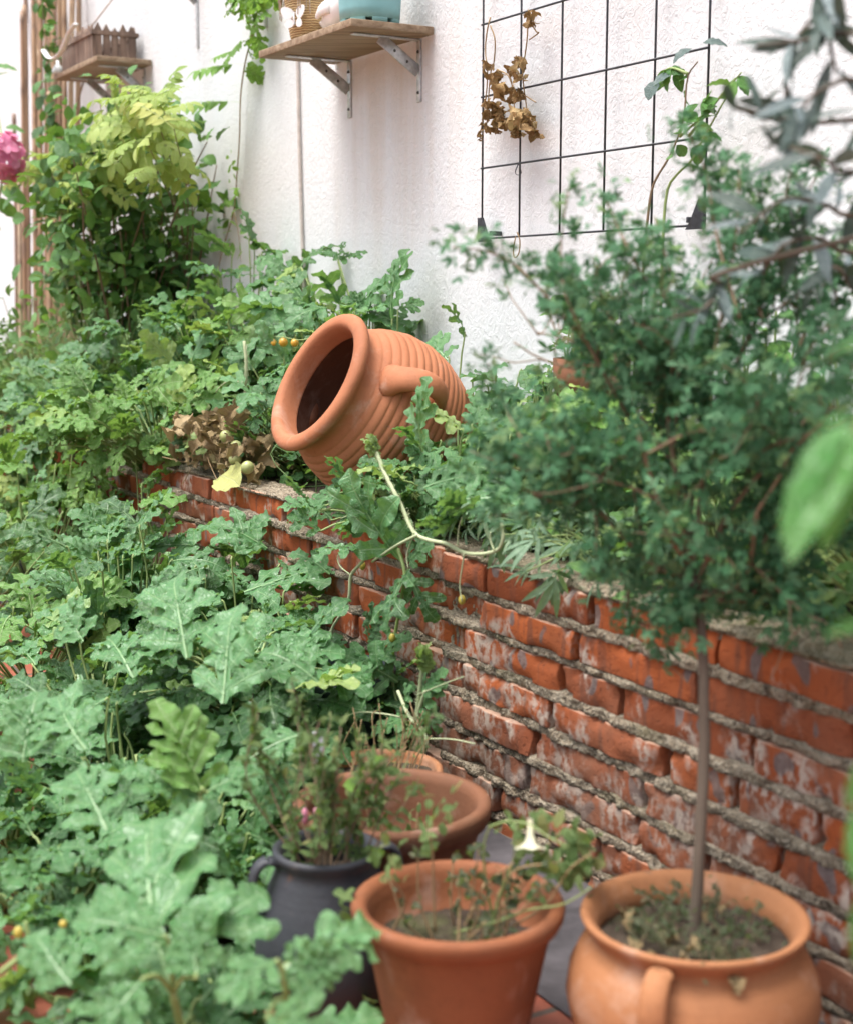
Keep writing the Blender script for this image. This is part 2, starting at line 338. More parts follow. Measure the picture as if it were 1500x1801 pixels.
def tiles():
    t = NT('red_floor_tiles'); o = t.mapping(t.geo(), rot=(0, 0, R_(60)))
    br = t.n('TexBrick', offset=0.0, Scale=1.0); br.inputs['Mortar Size'].default_value = .006; br.inputs['Brick Width'].default_value = .3; br.inputs['Row Height'].default_value = .3
    t.set(br.inputs['Vector'], o); br.inputs['Color1'].default_value = (1, 1, 1, 1); br.inputs['Color2'].default_value = (.8, .8, .8, 1); br.inputs['Mortar'].default_value = (0, 0, 0, 1)
    k = t.noise(5, 6, t.geo(), .4); c = t.ramp(k, [(.3, (.27, .075, .045)), (.7, (.40, .135, .085))]); c = t.mix(.35, c, t.mix(1, c, br.outputs['Color'], 'MULTIPLY'))
    c = t.mix(t.ramp(t.noise(14, 6, t.geo(), 1.0), [(.55, 0.0), (.75, .55)]), c, (.16, .085, .06)); c = t.mix(br.outputs['Fac'], c, (.10, .085, .07))
    return t.done(c, t.ramp(k, [(.3, .35), (.7, .6)]), t.bump(t.math('ADD', t.math('MULTIPLY', br.outputs['Fac'], -1.0), t.math('MULTIPLY', k, .3)), .5, .004))
M['tiles'] = tiles()
M['concrete'] = plain('grey_concrete', (.075, .068, .074), .85, .3, 12, .4)
M['ground'] = plain('packed_earth', (.17, .13, .10), .95, .2, 6, .4)
def wood(name, a, b, c_, scale=(3, 60, 60), rough=.7):
    t = NT(name); v = t.mapping(t.obj(), scale, (0, 0, R_(-60))); k = t.noise(1.0, 6, v, .6); bl = t.noise(5, 4, t.obj(), .5)
    c = t.ramp(k, [(.3, a), (.55, b), (.75, c_)]); c = t.mix(t.ramp(bl, [(.5, 0.0), (.7, .6)]), c, a)
    return t.done(c, rough, t.bump(k, .35, .003), .3)
M['shelf'] = wood('weathered_shelf_wood', (.17, .11, .065), (.31, .225, .145), (.43, .35, .255))
M['picket'] = wood('dark_picket_wood', (.10, .07, .055), (.22, .155, .115), (.34, .25, .19), (40, 40, 4))
M['steel'] = plain('galvanised_steel', (.55, .56, .56), .45, .15, 60, .1, .55)
M['hole_dark'] = plain('dark_hole_fill', (.05, .045, .04), .5, .2, 60, .1)  # dark inside of the bracket holes, put into the colour
M['wire'] = plain('black_painted_wire', (.028, .03, .036), .5, .3, 80, .1)
M['black'] = plain('black_plastic', (.012, .013, .015), .42, .2, 20, .05)
M['green_pot'] = plain('dark_green_plastic', (.014, .03, .032), .4, .2, 20, .05)
def bamboo():
    t = NT('dry_bamboo'); k = t.noise(1, 5, t.mapping(t.geo(), (90, 90, 3))); c = t.ramp(t.attr('var'), [(0, (.16, .10, .07)), (.35, (.34, .21, .12)), (.7, (.48, .33, .19)), (1, (.58, .47, .34))])
    c = t.mix(t.math('MULTIPLY', k, .5), c, (.22, .13, .08)); c = t.mix(t.math('MULTIPLY', t.attr('mx'), .8), c, (.10, .06, .04)); c = t.mix(t.ramp(t.noise(9, 4, t.geo()), [(.5, 0.0), (.7, .55)]), c, (.14, .10, .08))
    return t.done(c, .55, t.bump(k, .2, .002))
M['bamboo'] = bamboo()
def weave():
    t = NT('woven_straw'); v = t.obj(); a = t.n('TexWave', bands_direction='Z', Scale=48, Distortion=3.0, Detail=2); a.inputs['Detail Scale'].default_value = 2; t.set(a.inputs['Vector'], v)
    k = t.noise(80, 4, v); c = t.ramp(a.outputs['Fac'], [(.1, (.22, .12, .04)), (.5, (.46, .30, .12)), (.9, (.62, .46, .23))]); c = t.mix(t.math('MULTIPLY', k, .4), c, (.66, .52, .3))
    return t.done(c, .8, t.bump(t.math('ADD', a.outputs['Fac'], k), .6, .004))
M['weave'] = weave()
M['fringe'] = plain('pale_raffia', (.60, .50, .40), .85, .25, 90, .4)
M['white'] = plain('white_ceramic', (.80, .78, .76), .4, .05, 30, .05)
M['white_strip'] = plain('white_plastic_strip', (.82, .82, .82), .4, .04, 30, .05)
M['navy'] = plain('navy_glaze', (.03, .04, .075), .35, .15, 30, .05)
M['teal'] = plain('teal_plastic', (.20, .42, .43), .45, .05, 20, .05)
M['pinklabel'] = plain('pale_pink_label', (.72, .52, .62), .5, .04, 20, .03)
M['ink'] = plain('grey_lettering', (.22, .18, .2), .6, .05, 20, .02)
M['cable'] = plain('grey_beige_cable', (.56, .50, .45), .6, .1, 40, .05)
M['tomato'] = plain('yellow_tomato_skin', (.55, .30, .03), .28, .15, 30, .02)
M['tomato_green'] = plain('green_tomato_skin', (.33, .36, .14), .3, .12, 30, .02)
M['bud'] = plain('yellow_bud', (.45, .36, .06), .5, .15, 80, .1)
M['red'] = plain('red_petal', (.62, .06, .02), .45, .15, 50, .1)
M['glass'] = plain('pale_glass_ornament', (.6, .64, .62), .2, .06, 20, .02)
M['label_grey'] = plain('grey_plant_label', (.45, .45, .47), .5, .08, 20, .05)

# ------------------------------------------------------------------ leaf templates (y along midrib, x across, z leaf normal)
def bendv(v, bend):
    y = v[:, 1]; z = v[:, 2]
    if abs(bend) < 1e-3: return v
    a = bend * y; o = v.copy(); o[:, 1] = np.sin(a) / bend + z * np.sin(a); o[:, 2] = -(1 - np.cos(a)) / bend + z * np.cos(a); return o
def blade(wf, ns, nt, sweep=.0, fold=.2, bend=.5, puck=.0, wave=.0, nph=5, seed=0, twist=0.0):
    r = np.random.default_rng(seed); s = np.linspace(0, 1, ns); t = np.linspace(-1, 1, nt)
    wl_, wr_ = wf(s, 0), wf(s, 1); S, T = np.meshgrid(s, t, indexing='ij')
    Wd = np.where(T < 0, wl_[:, None], wr_[:, None]); x = T * Wd
    y = S + sweep * np.abs(x) * (1 - .75 * S); p = S * nph; z = fold * np.abs(x)
    z = z + puck * np.sin(np.pi * p) ** 2 * np.abs(T) * (1.15 - np.abs(T)) * np.minimum(1, Wd * 6)
    z = z + wave * np.abs(T) ** 2 * np.sin(2 * np.pi * p * .7 + r.uniform(0, 6) + (T > 0) * r.uniform(1, 5)) * np.minimum(1, Wd * 5)
    x = x + .03 * np.sin(S * 3 + r.uniform(0, 6)); v = np.stack([x, y, z], -1).reshape(-1, 3); v = bendv(v, bend)
    if twist:
        a = twist * v[:, 1]; xx = v[:, 0] * np.cos(a) - v[:, 2] * np.sin(a); v[:, 2] = v[:, 0] * np.sin(a) + v[:, 2] * np.cos(a); v[:, 0] = xx
    i, j = np.meshgrid(np.arange(ns - 1), np.arange(nt - 1), indexing='ij')
    f = np.stack([i * nt + j, i * nt + j + 1, (i + 1) * nt + j + 1, (i + 1) * nt + j], -1).reshape(-1, 4)
    return dict(v=v, f=f, mx=np.abs(T * Wd).reshape(-1), ph=p.reshape(-1))
def lobe_w(wid, seed, cren=.09):
    r = np.random.default_rng(seed); a, b = r.uniform(0, 6.28, 2); k = r.uniform(2.6, 3.4)
    def f(s, side):
        e = np.sqrt(np.clip(1 - ((s - .60) / .405) ** 2, 0, 1)); e = np.where(s < .60, np.maximum(e, .62 + .38 * (s / .6) ** 1.5), e)
        return np.maximum(wid * e * (1 + cren * np.sin(s * k * 6.28 + (a, b)[side])), .004)
    return f
def melon_leaf(n, seed, ll=.36, fold=.1, bend=.6, twist=0.0, res=1.0, wave=.06):
    """pinnately lobed melon leaf: a midrib web, n pairs of rounded lobes with their own veins, a broad end lobe"""
    r = np.random.default_rng(seed + 300); L = []; ns = int(18 * res) + 1; nt = 7 if res > .8 else 5
    wb = blade(lambda s, side: .022 + .055 * np.sin(np.pi * np.clip(s * 1.05, 0, 1)) ** .7 + .010 * np.sin(s * 14 + side), int(22 * res), 3, 0, .12, 0, 0, 0, 1, seed); wb['v'] = wb['v'] * [1, .8, 1] - [0, 0, .004]; wb['mx'] = wb['mx'] * 2.4; wb['ph'] = wb['ph'] * 0; L.append(wb)
    for k in range(n):
        y = .10 + .60 * (k + .12) / n; sz = 1.06 * ll * (.72 + .5 * math.sin(math.pi * (.25 + .6 * k / n)))
        for sg in (-1, 1):
            a = R_(r.uniform(52, 70) - 9 * k); lw = blade(lobe_w(r.uniform(.19, .27), seed * 31 + k * 7 + (sg > 0)), ns, nt, .12, r.uniform(-.1, .35), r.uniform(-.2, 1.0), .08, wave * 1.3, 3, seed + k * 3 + sg + 1)
            yy = y + r.uniform(-.035, .035); L.append(xf(lw, (sg * .0, yy, .004 * (k % 2) + .003 * sg), (sg * math.sin(a), math.cos(a), fold + r.uniform(-.08, .08)), (-sg * fold + r.uniform(-.12, .12), r.uniform(-.15, .15), 1), sz * r.uniform(.85, 1.12)))
    rb = strip(np.stack([0 * np.linspace(0, 1, 14), np.linspace(0, .88, 14), .013 + .006 * np.sin(np.linspace(0, 3, 14))], 1), .0085); rb['v'][:, 0] *= np.tile(np.linspace(1.2, .35, 14), 2); L.append(rb)
    L.append(xf(blade(lobe_w(r.uniform(.28, .36), seed + 5, .13), int(ns * 1.3), nt, .15, .18, .25, .05, wave, 3, seed + 50), (0, .60, .008), s=.46 * r.uniform(.9, 1.1)))
    T = merge(L); T['v'] = T['v'] * [1, 1, 1]; T['v'][:, 0] += .03 * np.sin(T['v'][:, 1] * 3 + seed); T['v'] = bendv(T['v'], bend); v = T['v']
    if twist:
        a = twist * v[:, 1]; x = v[:, 0] * np.cos(a) - v[:, 2] * np.sin(a); v[:, 2] = v[:, 0] * np.sin(a) + v[:, 2] * np.cos(a); v[:, 0] = x
    return T
def tooth_w(n, wid=.26, deep=.25):
    def f(s, side):
        e = wid * np.sin(np.pi * s ** .75) ** .8; fr = (s * n) % 1.0; return np.maximum(e * (1 - deep * (1 - fr)), .004)
    return f
def oval_w(wid=.26, p=.8, q=.8):
    return lambda s, side: np.maximum(wid * np.sin(np.pi * s ** p) ** q, .004)
def xf(T, at=(0, 0, 0), d=(0, 1, 0), up=(0, 0, 1), s=1.0):
    d = nrm(d); up = np.asarray(up, float); x = nrm(np.cross(d, up)); n = np.cross(x, d)
    v = T['v'] * s; return dict(v=np.asarray(at) + v[:, :1] * x + v[:, 1:2] * d + v[:, 2:] * n, f=T['f'], mx=T['mx'], ph=T['ph'])
def merge(L):
    o = 0; fs = []
    for T in L: fs.append(T['f'] + o); o += len(T['v'])
    return dict(v=np.vstack([T['v'] for T in L]), f=np.vstack(fs), mx=np.concatenate([T['mx'] for T in L]), ph=np.concatenate([T['ph'] for T in L]))
def strip(p, wd):
    p = np.asarray(p, float); n = len(p); v = np.vstack([p + [wd, 0, 0], p - [wd, 0, 0]]); f = np.array([[i, i + 1, n + i + 1, n + i] for i in range(n - 1)])
    return dict(v=v, f=f, mx=np.zeros(2 * n), ph=np.full(2 * n, .5))
def pinnate(pairs, leaf, ll, droop, seed):
    r = np.random.default_rng(seed); L = []; ys = np.linspace(.25, .9, pairs); rc = np.stack([np.zeros(12), np.linspace(0, 1, 12), np.zeros(12)], 1); L.append(strip(rc, .007))
    for y in ys:
        for sg in (-1, 1):
            a = R_(r.uniform(48, 68)); L.append(xf(leaf, (0, y, 0), (sg * math.sin(a), math.cos(a), r.uniform(-.35, .05)), (sg * .1, 0, 1), ll * (1 - .25 * abs(y - .55)) * r.uniform(.85, 1.1)))
    L.append(xf(leaf, (0, .95, 0), (0, 1, -.2), s=ll)); T = merge(L); T['v'] = bendv(T['v'], droop); return T
def fan(n, spread, leaf, sizes, seed, z=-.1):
    r = np.random.default_rng(seed); L = []
    for k in range(n):
        a = R_(spread) * (k / (n - 1) - .5) * 2; L.append(xf(leaf, (0, .12 * (k % 2), 0), (math.sin(a), math.cos(a), z + r.uniform(-.15, .15)), s=sizes * (1 - .35 * abs(k / (n - 1) - .5) * 2) * r.uniform(.9, 1.1)))
    return merge(L)
MEL = [melon_leaf(n, k, ll, fo, be, tw) for k, (n, ll, fo, be, tw) in enumerate([(3, .38, .15, .5, .1), (3, .36, .08, .8, -.2), (4, .36, .22, .4, .2), (2, .42, .1, .7, 0), (3, .40, .05, .2, -.3), (4, .34, .18, .9, .25), (2, .44, .12, .4, .3), (3, .34, .28, .6, -.1)])]
MELS = [melon_leaf(n, k + 20, ll, fo, be, tw, .55) for k, (n, ll, fo, be, tw) in enumerate([(3, .36, .15, .5, .1), (2, .42, .1, .9, -.2), (3, .34, .25, .4, .2), (2, .38, .08, 1.0, 0), (3, .38, .1, .2, -.3)])]
WEED = [blade(tooth_w(n, wd), 15, 5, .3, .25, be, .03, .03, n, k + 40) for k, (n, wd, be) in enumerate([(6, .26, .6), (5, .30, .9), (7, .22, .4), (5, .33, .2)])]
OVAL = [blade(oval_w(wd, p), 10, 5, .15, .22, be, .02, .03, 5, k + 60) for k, (wd, p, be) in enumerate([(.28, .8, .5), (.33, .85, .3), (.25, .7, .8), (.36, 1.0, .6)])]
ovs = blade(oval_w(.24, .85), 8, 3, .1, .2, .4, .0, .0, 4, 70)
ovt = blade(oval_w(.17, .95), 5, 3, .0, .25, .3, 0, 0, 1, 71)
lan = blade(oval_w(.085, .9, .9), 8, 3, .0, .3, .5, 0, 0, 1, 72)
lanw = blade(oval_w(.12, 1.0, .85), 10, 3, .0, .22, .25, 0, 0, 1, 73)
BROAD = blade(oval_w(.125, .9), 16, 7, .1, .25, .5, .015, .03, 6, 77)
PIN = [pinnate(5, ovs, .36, .5, 1), pinnate(4, ovs, .42, .9, 2), pinnate(6, ovs, .32, .3, 3)]
TRE = [fan(5, 75, ovt, .75, 4), fan(3, 45, ovt, .85, 5), fan(5, 95, ovt, .65, 6), merge([fan(3, 60, ovt, .5, 7), xf(fan(3, 60, ovt, .6, 8), (0, .4, 0))])]
MUG = [fan(5, 60, lan, 1.0, 9, -.2), fan(5, 75, lan, .95, 10, -.3), fan(3, 40, lan, 1.0, 11, -.3)]
OLI = [lanw, blade(oval_w(.11, 1.0, .8), 10, 3, 0, .15, -.3, 0, 0, 1, 74), blade(oval_w(.085, 1.0, .85), 10, 3, 0, .3, .5, 0, 0, 1, 75)]
def crumple(T, a, seed):
    T = dict(T); v = T['v'].copy(); v += a * np.stack([fbm(v, 3.2, seed, 2), fbm(v, 3.2, seed + 9, 2), 1.6 * fbm(v, 3.6, seed + 17, 2)], -1); T['v'] = v; return T
DRY = [crumple(blade(oval_w(.36, .9), 12, 7, .1, .9, 1.6, .0, .1, 4, k + 80), .13, k) for k in range(4)] + [crumple(melon_leaf(2, 90, .4, .5, 1.6, 0, .55, .12), .15, 9)]

def place(mb, T, P, D, Nn, S, var, r):
    P = np.atleast_2d(P); n = len(P); D = nrm(np.broadcast_to(D, P.shape)); Nn = np.broadcast_to(Nn, P.shape); X = np.cross(D, Nn); X = nrm(X); Nz = np.cross(X, D)
    S = np.broadcast_to(S, (n,)); var = np.broadcast_to(var, (n,)); ch = r.integers(0, len(T), n); fl = r.choice([-1.0, 1.0], n)
    for k, t in enumerate(T):
        q = np.where(ch == k)[0]
        if not len(q): continue
        v = t['v']; m = len(v)
        V = P[q][:, None] + S[q][:, None, None] * (v[None, :, :1] * (X[q] * fl[q][:, None])[:, None] + v[None, :, 1:2] * D[q][:, None] + v[None, :, 2:] * Nz[q][:, None])
        F = (t['f'][None] + (np.arange(len(q)) * m)[:, None, None]).reshape(-1, 4)
        mb.add(V.reshape(-1, 3), F, np.repeat(var[q], m), np.tile(t['mx'], len(q)), np.tile(t['ph'], len(q)))
def gvar(r, n, c=.45, s=.26): return np.clip(r.normal(c, s, n), 0.02, .97)
LIGHT = nrm(np.array([-.45, -.6, .9]))

class Plant:
    """root Empty + foliage / stem meshes collected separately"""
    def __init__(s, name, label, cat, at, group=None, seed=0):
        s.o = root(name, label, cat, at, group); s.at = np.asarray(at, float); s.f = {}; s.r = np.random.default_rng(seed + 1000)
    def mb(s, part, mat, new=False):
        k = (part, mat, len(s.f) if new else -1); return s.f.setdefault(k, MB())
    def leaf(s, T, P, D, Nn, S, var=.45, mat='melon', part='foliage'):
        place(s.mb(part, mat), T, P, D, Nn, S, var, s.r)
    def stem(s, pts, r0, r1=None, mat='stem', n=None, ns=6, part='stem', var=None):
        p = spline(pts, n or max(6, 4 * len(pts))); s.mb(part, mat).tube(p, np.linspace(r0, r1 or r0, len(p)), ns, s.r.uniform(.2, .8) if var is None else var)
    def mound(s, R, n, size, T, mat='melon', up=(-15, 55), spread=1.0, lean=(0, 0, 0), varc=.45, vars_=.25, pet=.0022, stems=True, flat=.35, inner=.45, center=None, tilt=.9, petmat='stem'):
        r = s.r; n = int(n * 1.3) if (T is MEL or T is MELS) else n; c = s.at if center is None else np.asarray(center, float); az = r.uniform(0, 2 * np.pi, n); el = np.arcsin(r.uniform(.0, 1, n) ** .85); rad = r.uniform(inner, 1, n)
        hd = np.stack([np.cos(az), np.sin(az), 0 * az], 1); sh = np.stack([np.cos(az) * np.cos(el) * R[0], np.sin(az) * np.cos(el) * R[1], R[2] * (.15 + .85 * np.sin(el))], 1) * rad[:, None]
        P = c + sh + np.outer(rad * np.sin(el), lean)
        e2 = R_(1) * r.uniform(up[0], up[1], n); D = hd * np.cos(e2)[:, None] + ZUP * np.sin(e2)[:, None]; D = nrm(D + r.normal(0, .25, (n, 3)))
        Nn = nrm(ZUP * tilt + LIGHT * .55 + hd * .25 + r.normal(0, flat, (n, 3))); S = r.uniform(size[0], size[1], n) * (.72 + .28 * rad) * (.98 if T is MEL or T is MELS else 1)
        s.leaf(T, P, D, Nn, S, gvar(r, n, varc, vars_), mat)
        if stems:
            for i in range(n):
                q = c + np.array([sh[i][0] * .25, sh[i][1] * .25, max(0.0, sh[i][2] * .3)]) + r.normal(0, .01, 3) + np.asarray(lean) * .3
                m = (q + P[i]) / 2 + hd[i] * .02 + ZUP * .03; s.stem([q, m, P[i], P[i] + D[i] * S[i] * .06], pet * 1.3, pet * .8, petmat, 7, 5)
            for k in range(5):
                a = r.uniform(0, 6.28); s.stem([c + ZUP * .0, c + np.array([np.cos(a) * R[0] * .1, np.sin(a) * R[1] * .1, R[2] * .25]) + np.asarray(lean) * .2, c + np.array([np.cos(a) * R[0] * .3, np.sin(a) * R[1] * .3, R[2] * .6]) + np.asarray(lean) * .6], pet * 2, pet * 1.2, petmat, 8, 6)
    def hero(s, base, tip, nh, T, var=.45, mat='melon', pet=None, part='foliage'):
        d = np.asarray(tip) - base; L = np.linalg.norm(d); place(s.mb(part, mat), [T], base, d, nh, L * 1.06, var, s.r)
        if pet is not None: s.stem([pet, (np.asarray(pet) + base) / 2 + ZUP * .01, base, base + d * .06], .0032, .002, 'stem', 10, 6)
    def hp(s, b, t, n, nh, T, var=.45, mat='melon', dd=0.0):
        P = pn(*b, n); s.hero(P, pd(*t, (P - CAM) @ FW + dd), nh, T, var, mat)
    def done(s):
        for (part, mat, _), m in s.f.items(): m.build(part, M[mat], s.o)
        return s.o

# ------------------------------------------------------------------ setting: ground, floor, soil
def sheet(name, pts, z, mat, kind='structure', res=None):
    m = MB(); m.add([[p[0], p[1], z] for p in pts], [list(range(len(pts)))]); o = m.build(name, mat, None, False); return tag(o, None, None, None, kind)
sheet('ground', [(-60, -60), (60, -60), (60, 60), (-60, 60)], -.012, M['ground'])
sheet('patio_floor', [W(-20, .02)[:2], W(3, .02)[:2], W(3, 4.5)[:2], W(-20, 4.5)[:2]], 0, M['tiles'])
sheet('concrete_strip', [W(-20, .02)[:2], W(3, .02)[:2], W(3, .30)[:2], W(-20, .30)[:2]], .004, M['concrete'])
m = MB(); us = np.linspace(-12, 1.6, 380); ns_ = np.linspace(BACK + .002, -.10, 22); Ug, Ng = np.meshgrid(us, ns_, indexing='ij'); pw = np.stack([Ug, Ng, 0 * Ug], -1).reshape(-1, 3)
pw[:, 2] = .462 + .012 * fbm(pw, 9, 5, 3); i, j = np.meshgrid(np.arange(379), np.arange(21), indexing='ij')
m.add(Wv(pw), np.stack([i * 22 + j, (i + 1) * 22 + j, (i + 1) * 22 + j + 1, i * 22 + j + 1], -1).reshape(-1, 4)); tag(m.build('planter_soil', M['soil']), kind='structure')

# white plaster wall
def wallM(): return np.stack([WU, WN, ZUP])
m = MB(); m.box((22.0, .2, 3.4), wallM(), W(-9.0, BACK - .1, 1.7)); o = m.build('plaster_wall', M['plaster'], None, False)
tag(o, 'tall white rough plaster wall with faint brown drip stains', 'wall')

# ------------------------------------------------------------------ brick planter wall
PIT, BL = .0665, .298
bw = root('brick_wall', 'low weathered red brick planter wall with crumbling mortar joints', 'wall', W(-1, -.06, 0))
mb_ = MB(); r = np.random.default_rng(3); jn = []
def seg_n(u): return np.where(u > -.70, 0.0, np.where(u > -2.2, -.022, -.05))
for c in range(8):
    off = (.5 if c % 2 else 0) * BL + r.uniform(-.02, .02); u = -8.0 + off
    while u < 1.4:
        L = BL * r.choice([1, 1, 1, 1, .52]) + r.uniform(-.012, .012); uc = u + L / 2
        g = r.uniform(.010, .018); jn.append((c, u))
        top = c == 7
        if not (top and uc < -2.25 and r.random() < .3):
            v, f = rbox((round(L - g, 3), .112, .051), .0032, (18, 4, 5)); n0 = float(seg_n(uc)) + r.uniform(-.006, .006)
            v = v.copy(); lx = v[:, 0].copy(); lz = v[:, 2].copy(); a = r.normal(0, .010); v[:, 2] += lx * r.normal(0, .006); v[:, 1] += lx * a
            cen = np.array([uc, n0 - .056, WALL_TOP - .006 + (c - 7.5) * PIT]); q = v + cen
            nz = fbm(q, 38, 11, 3); q[:, 1] += nz * .0022 * (1 + (c < 5) * .5); q[:, 2] += .0010 * fbm(q, 90, 13, 2)
            chip = np.clip(vnoise(q, 34, 17) - .22, 0, 1); edge = (np.abs(lz) > .021) | (np.abs(lx) > L / 2 - .014); q[:, 1] -= chip * edge * .022
            mb_.add(Wv(q), f, r.random(), lx + uc, lz + c * PIT)
        u += L
mb_.build('bricks', M['brick'], bw)
jn_by = [np.array([u for cc, u in jn if cc == c]) for c in range(8)]
mo = MB(); us = np.r_[np.arange(-8.0, -5, .03), np.arange(-5.0, -1.3, .009), np.arange(-1.3, 1.45, .0055)]; zs = np.linspace(.0, WALL_TOP - .006, 92); Ug, Zg = np.meshgrid(us, zs, indexing='ij')
pw = np.stack([Ug, 0 * Ug, Zg], -1); zph = ((Zg - WALL_TOP + .006) / PIT) % 1.0; hor = (zph < .15) | (zph > .85)
nn = seg_n(Ug) - np.where(hor, .001, .026) + .0065 * fbm(pw, 60, 21, 4) + .008 * np.clip(vnoise(pw, 9, 23), -.9, .35) * hor
rough_left = np.clip((-1.0 - Ug) / .4, 0, 1) * np.clip(vnoise(pw, 6, 25) + .1, 0, 1); nn = nn + rough_left * .026
pw[..., 1] = nn; nu, nzz = Ug.shape; i, j = np.meshgrid(np.arange(nu - 1), np.arange(nzz - 1), indexing='ij')
mo.add(Wv(pw.reshape(-1, 3)), np.stack([i * nzz + j, (i + 1) * nzz + j, (i + 1) * nzz + j + 1, i * nzz + j + 1], -1).reshape(-1, 4))
ts = np.linspace(-.012, -.13, 14); Ug, Tg = np.meshgrid(us, ts, indexing='ij'); pw = np.stack([Ug, Tg, 0 * Ug], -1)
cap = np.clip(vnoise(pw * [1, 1, 0], 3.2, 31) + .05, 0, 1) + np.clip((Ug - .02) / .08, 0, 1) * np.clip((.34 - Ug) / .06, 0, 1) * .9
pw[..., 2] = WALL_TOP - .010 + .010 * cap + .003 * fbm(pw, 60, 33, 3); pw[:, 0, 2] -= .02; pw[:, -1, 2] -= .03; pw[..., 1] += seg_n(Ug)
i, j = np.meshgrid(np.arange(nu - 1), np.arange(13), indexing='ij'); mo.add(Wv(pw.reshape(-1, 3)), np.stack([i * 14 + j, i * 14 + j + 1, (i + 1) * 14 + j + 1, (i + 1) * 14 + j], -1).reshape(-1, 4))
mo.box((9.4, .05, .46), wallM(), W(-3.3, -.128, .23)); mo.build('mortar', M['mortar'], bw)

# ------------------------------------------------------------------ tilted jar on the planter
JD = 3.12; jc = pd(553, 667, JD); px = JD / F_PX; los = nrm(CAM - jc)
ax_ = R_(65.6); e_up = nrm(UP - los * (UP @ los)); e_rt = nrm(RT - los * (RT @ los))
JN = nrm(math.sin(ax_) * (-.868 * e_rt + .497 * e_up) + math.cos(ax_) * los)          # out of the mouth
JM = axes(-JN, los); R0 = 134 * px
jar = root('tilted_jar', 'big ribbed terracotta jar lying tilted with its dark mouth open to the left', 'jar', jc - JN * .3 - ZUP * .15)
outer = [(.775, .30), (.775, .16), (.785, .06), (.81, .012), (.85, -.006), (.92, -.004), (.972, .018), (.998, .058), (1.0, .095), (.978, .138), (.935, .172), (.90, .20), (.882, .245), (.888, .30)]
body = []
for t in np.linspace(.34, 2.55, 190):
    rad = np.interp(t, [.34, .6, .9, 1.2, 1.5, 1.8, 2.1, 2.35, 2.55], [.91, 1.06, 1.15, 1.165, 1.11, .99, .82, .68, .58]); fr = (t - .40) / .108
    rad += .021 * (abs(math.sin(math.pi * fr)) ** .6 - .7) * np.clip((t - .34) / .10, 0, 1) * np.clip((2.5 - t) / .1, 0, 1); body.append((rad, t))
prof = outer + body + [(.54, 2.58), (.3, 2.58), (.01, 2.58)]
inner = [(.01, 2.42), (.5, 2.40), (.74, 2.05), (1.0, 1.5), (1.06, 1.2), (1.02, .8), (.87, .45), (.79, .31), (.77, .285)]
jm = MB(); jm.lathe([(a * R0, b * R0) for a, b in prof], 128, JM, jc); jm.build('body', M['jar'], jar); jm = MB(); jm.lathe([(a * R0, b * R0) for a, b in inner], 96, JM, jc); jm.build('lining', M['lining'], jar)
rad_dir = nrm(math.cos(R_(28)) * JM[0] + math.sin(R_(28)) * (JM[1] if JM[1] @ ZUP > 0 else -JM[1])); tan_dir = np.cross(JN, rad_dir)
for sg in (1, -1):
    d = rad_dir * sg; A = jc - JN * R0
    pts = [jc - JN * R0 * a + d * R0 * b for a, b in ((.54, .94), (.58, 1.14), (.68, 1.33), (.85, 1.43), (1.02, 1.40), (1.15, 1.29), (1.25, 1.13), (1.30, 1.02))]
    p = spline(pts, 26); k = np.linspace(0, 1, 26); hm = MB(); hm.tube(p, R0 * (.145 - .05 * k + .05 * np.exp(-(k / .12) ** 2) + .05 * np.exp(-((1 - k) / .12) ** 2)), 20, .5, (d, (1.25, .80))); hm.build('handle', M['jar'], jar)
# black tray under it
tc = pz(738, 868, .497); tr = MB(); tr.lathe([(.001, .004), (.135, .004), (.142, .010), (.160, .038), (.164, .038), (.161, .028), (.150, .0), (.001, .0)], 72, None, tc + ZUP * -.004)
tag(tr.build('plant_saucer', M['black']), 'shallow round black plastic saucer under the tilted terracotta jar', 'saucer')

# ------------------------------------------------------------------ pots
def pot(name, label, cat, at, prof, inner, mat, soil_z, soil_r, handles=(), gap=.0, ns=96, group=None):
    o = root(name, label, cat, at, group); at = np.asarray(at, float); b = MB(); b.lathe(prof + inner, ns, None, at, wob=.006); b.build('body', mat, o)
    for hd in handles:
        p = spline([at + np.asarray(q) for q in hd[0]], 24); h = MB(); h.tube(p, np.linspace(hd[1], hd[2], 24), 16, .5, (hd[3], hd[4])); h.build('handle', mat, o)
    s = MB(); rr = np.linspace(.001, soil_r, 14); P_ = [(x, soil_z) for x in rr]; s.lathe(P_, 48, None, at); s.v[0][:, 2] += .006 * fbm(s.v[0], 40, 9, 3); s.build('soil', M['soil'], o); return o
def rim_at(px_, py_, z): return pz(px_, py_, z)
# right: round two-handled terracotta pot
z0 = .212; c = rim_at(1220, 1610, z0); c[2] = 0; RP = c.copy()
pr = [(.001, 0), (.085, 0), (.10, .004), (.128, .04), (.147, .085), (.153, .115), (.149, .145), (.137, .17), (.124, .182), (.121, .188), (.126, .197), (.134, .205), (.137, .211), (.136, .215)]
inn = [(.131, .216), (.124, .211), (.117, .200), (.112, .188), (.118, .17), (.14, .13), (.13, .06), (.001, .05)]
def ph_(a, pts): ca, sa = math.cos(a), math.sin(a); return [(x * ca, x * sa, z) for x, z in pts]
hpts = [(.124, .192), (.140, .197), (.158, .185), (.166, .160), (.162, .128), (.150, .10)]
hs_ = []
for a in (R_(244), R_(64)):
    hs_.append((ph_(a, hpts), .0125, .016, (math.cos(a), math.sin(a), 0), (1.15, .62)))
pot('round_pot', 'round pale terracotta pot with strap handles holding the slim trunk', 'flower pot', c, pr, inn, M['pot_round'], .180, .113, hs_)
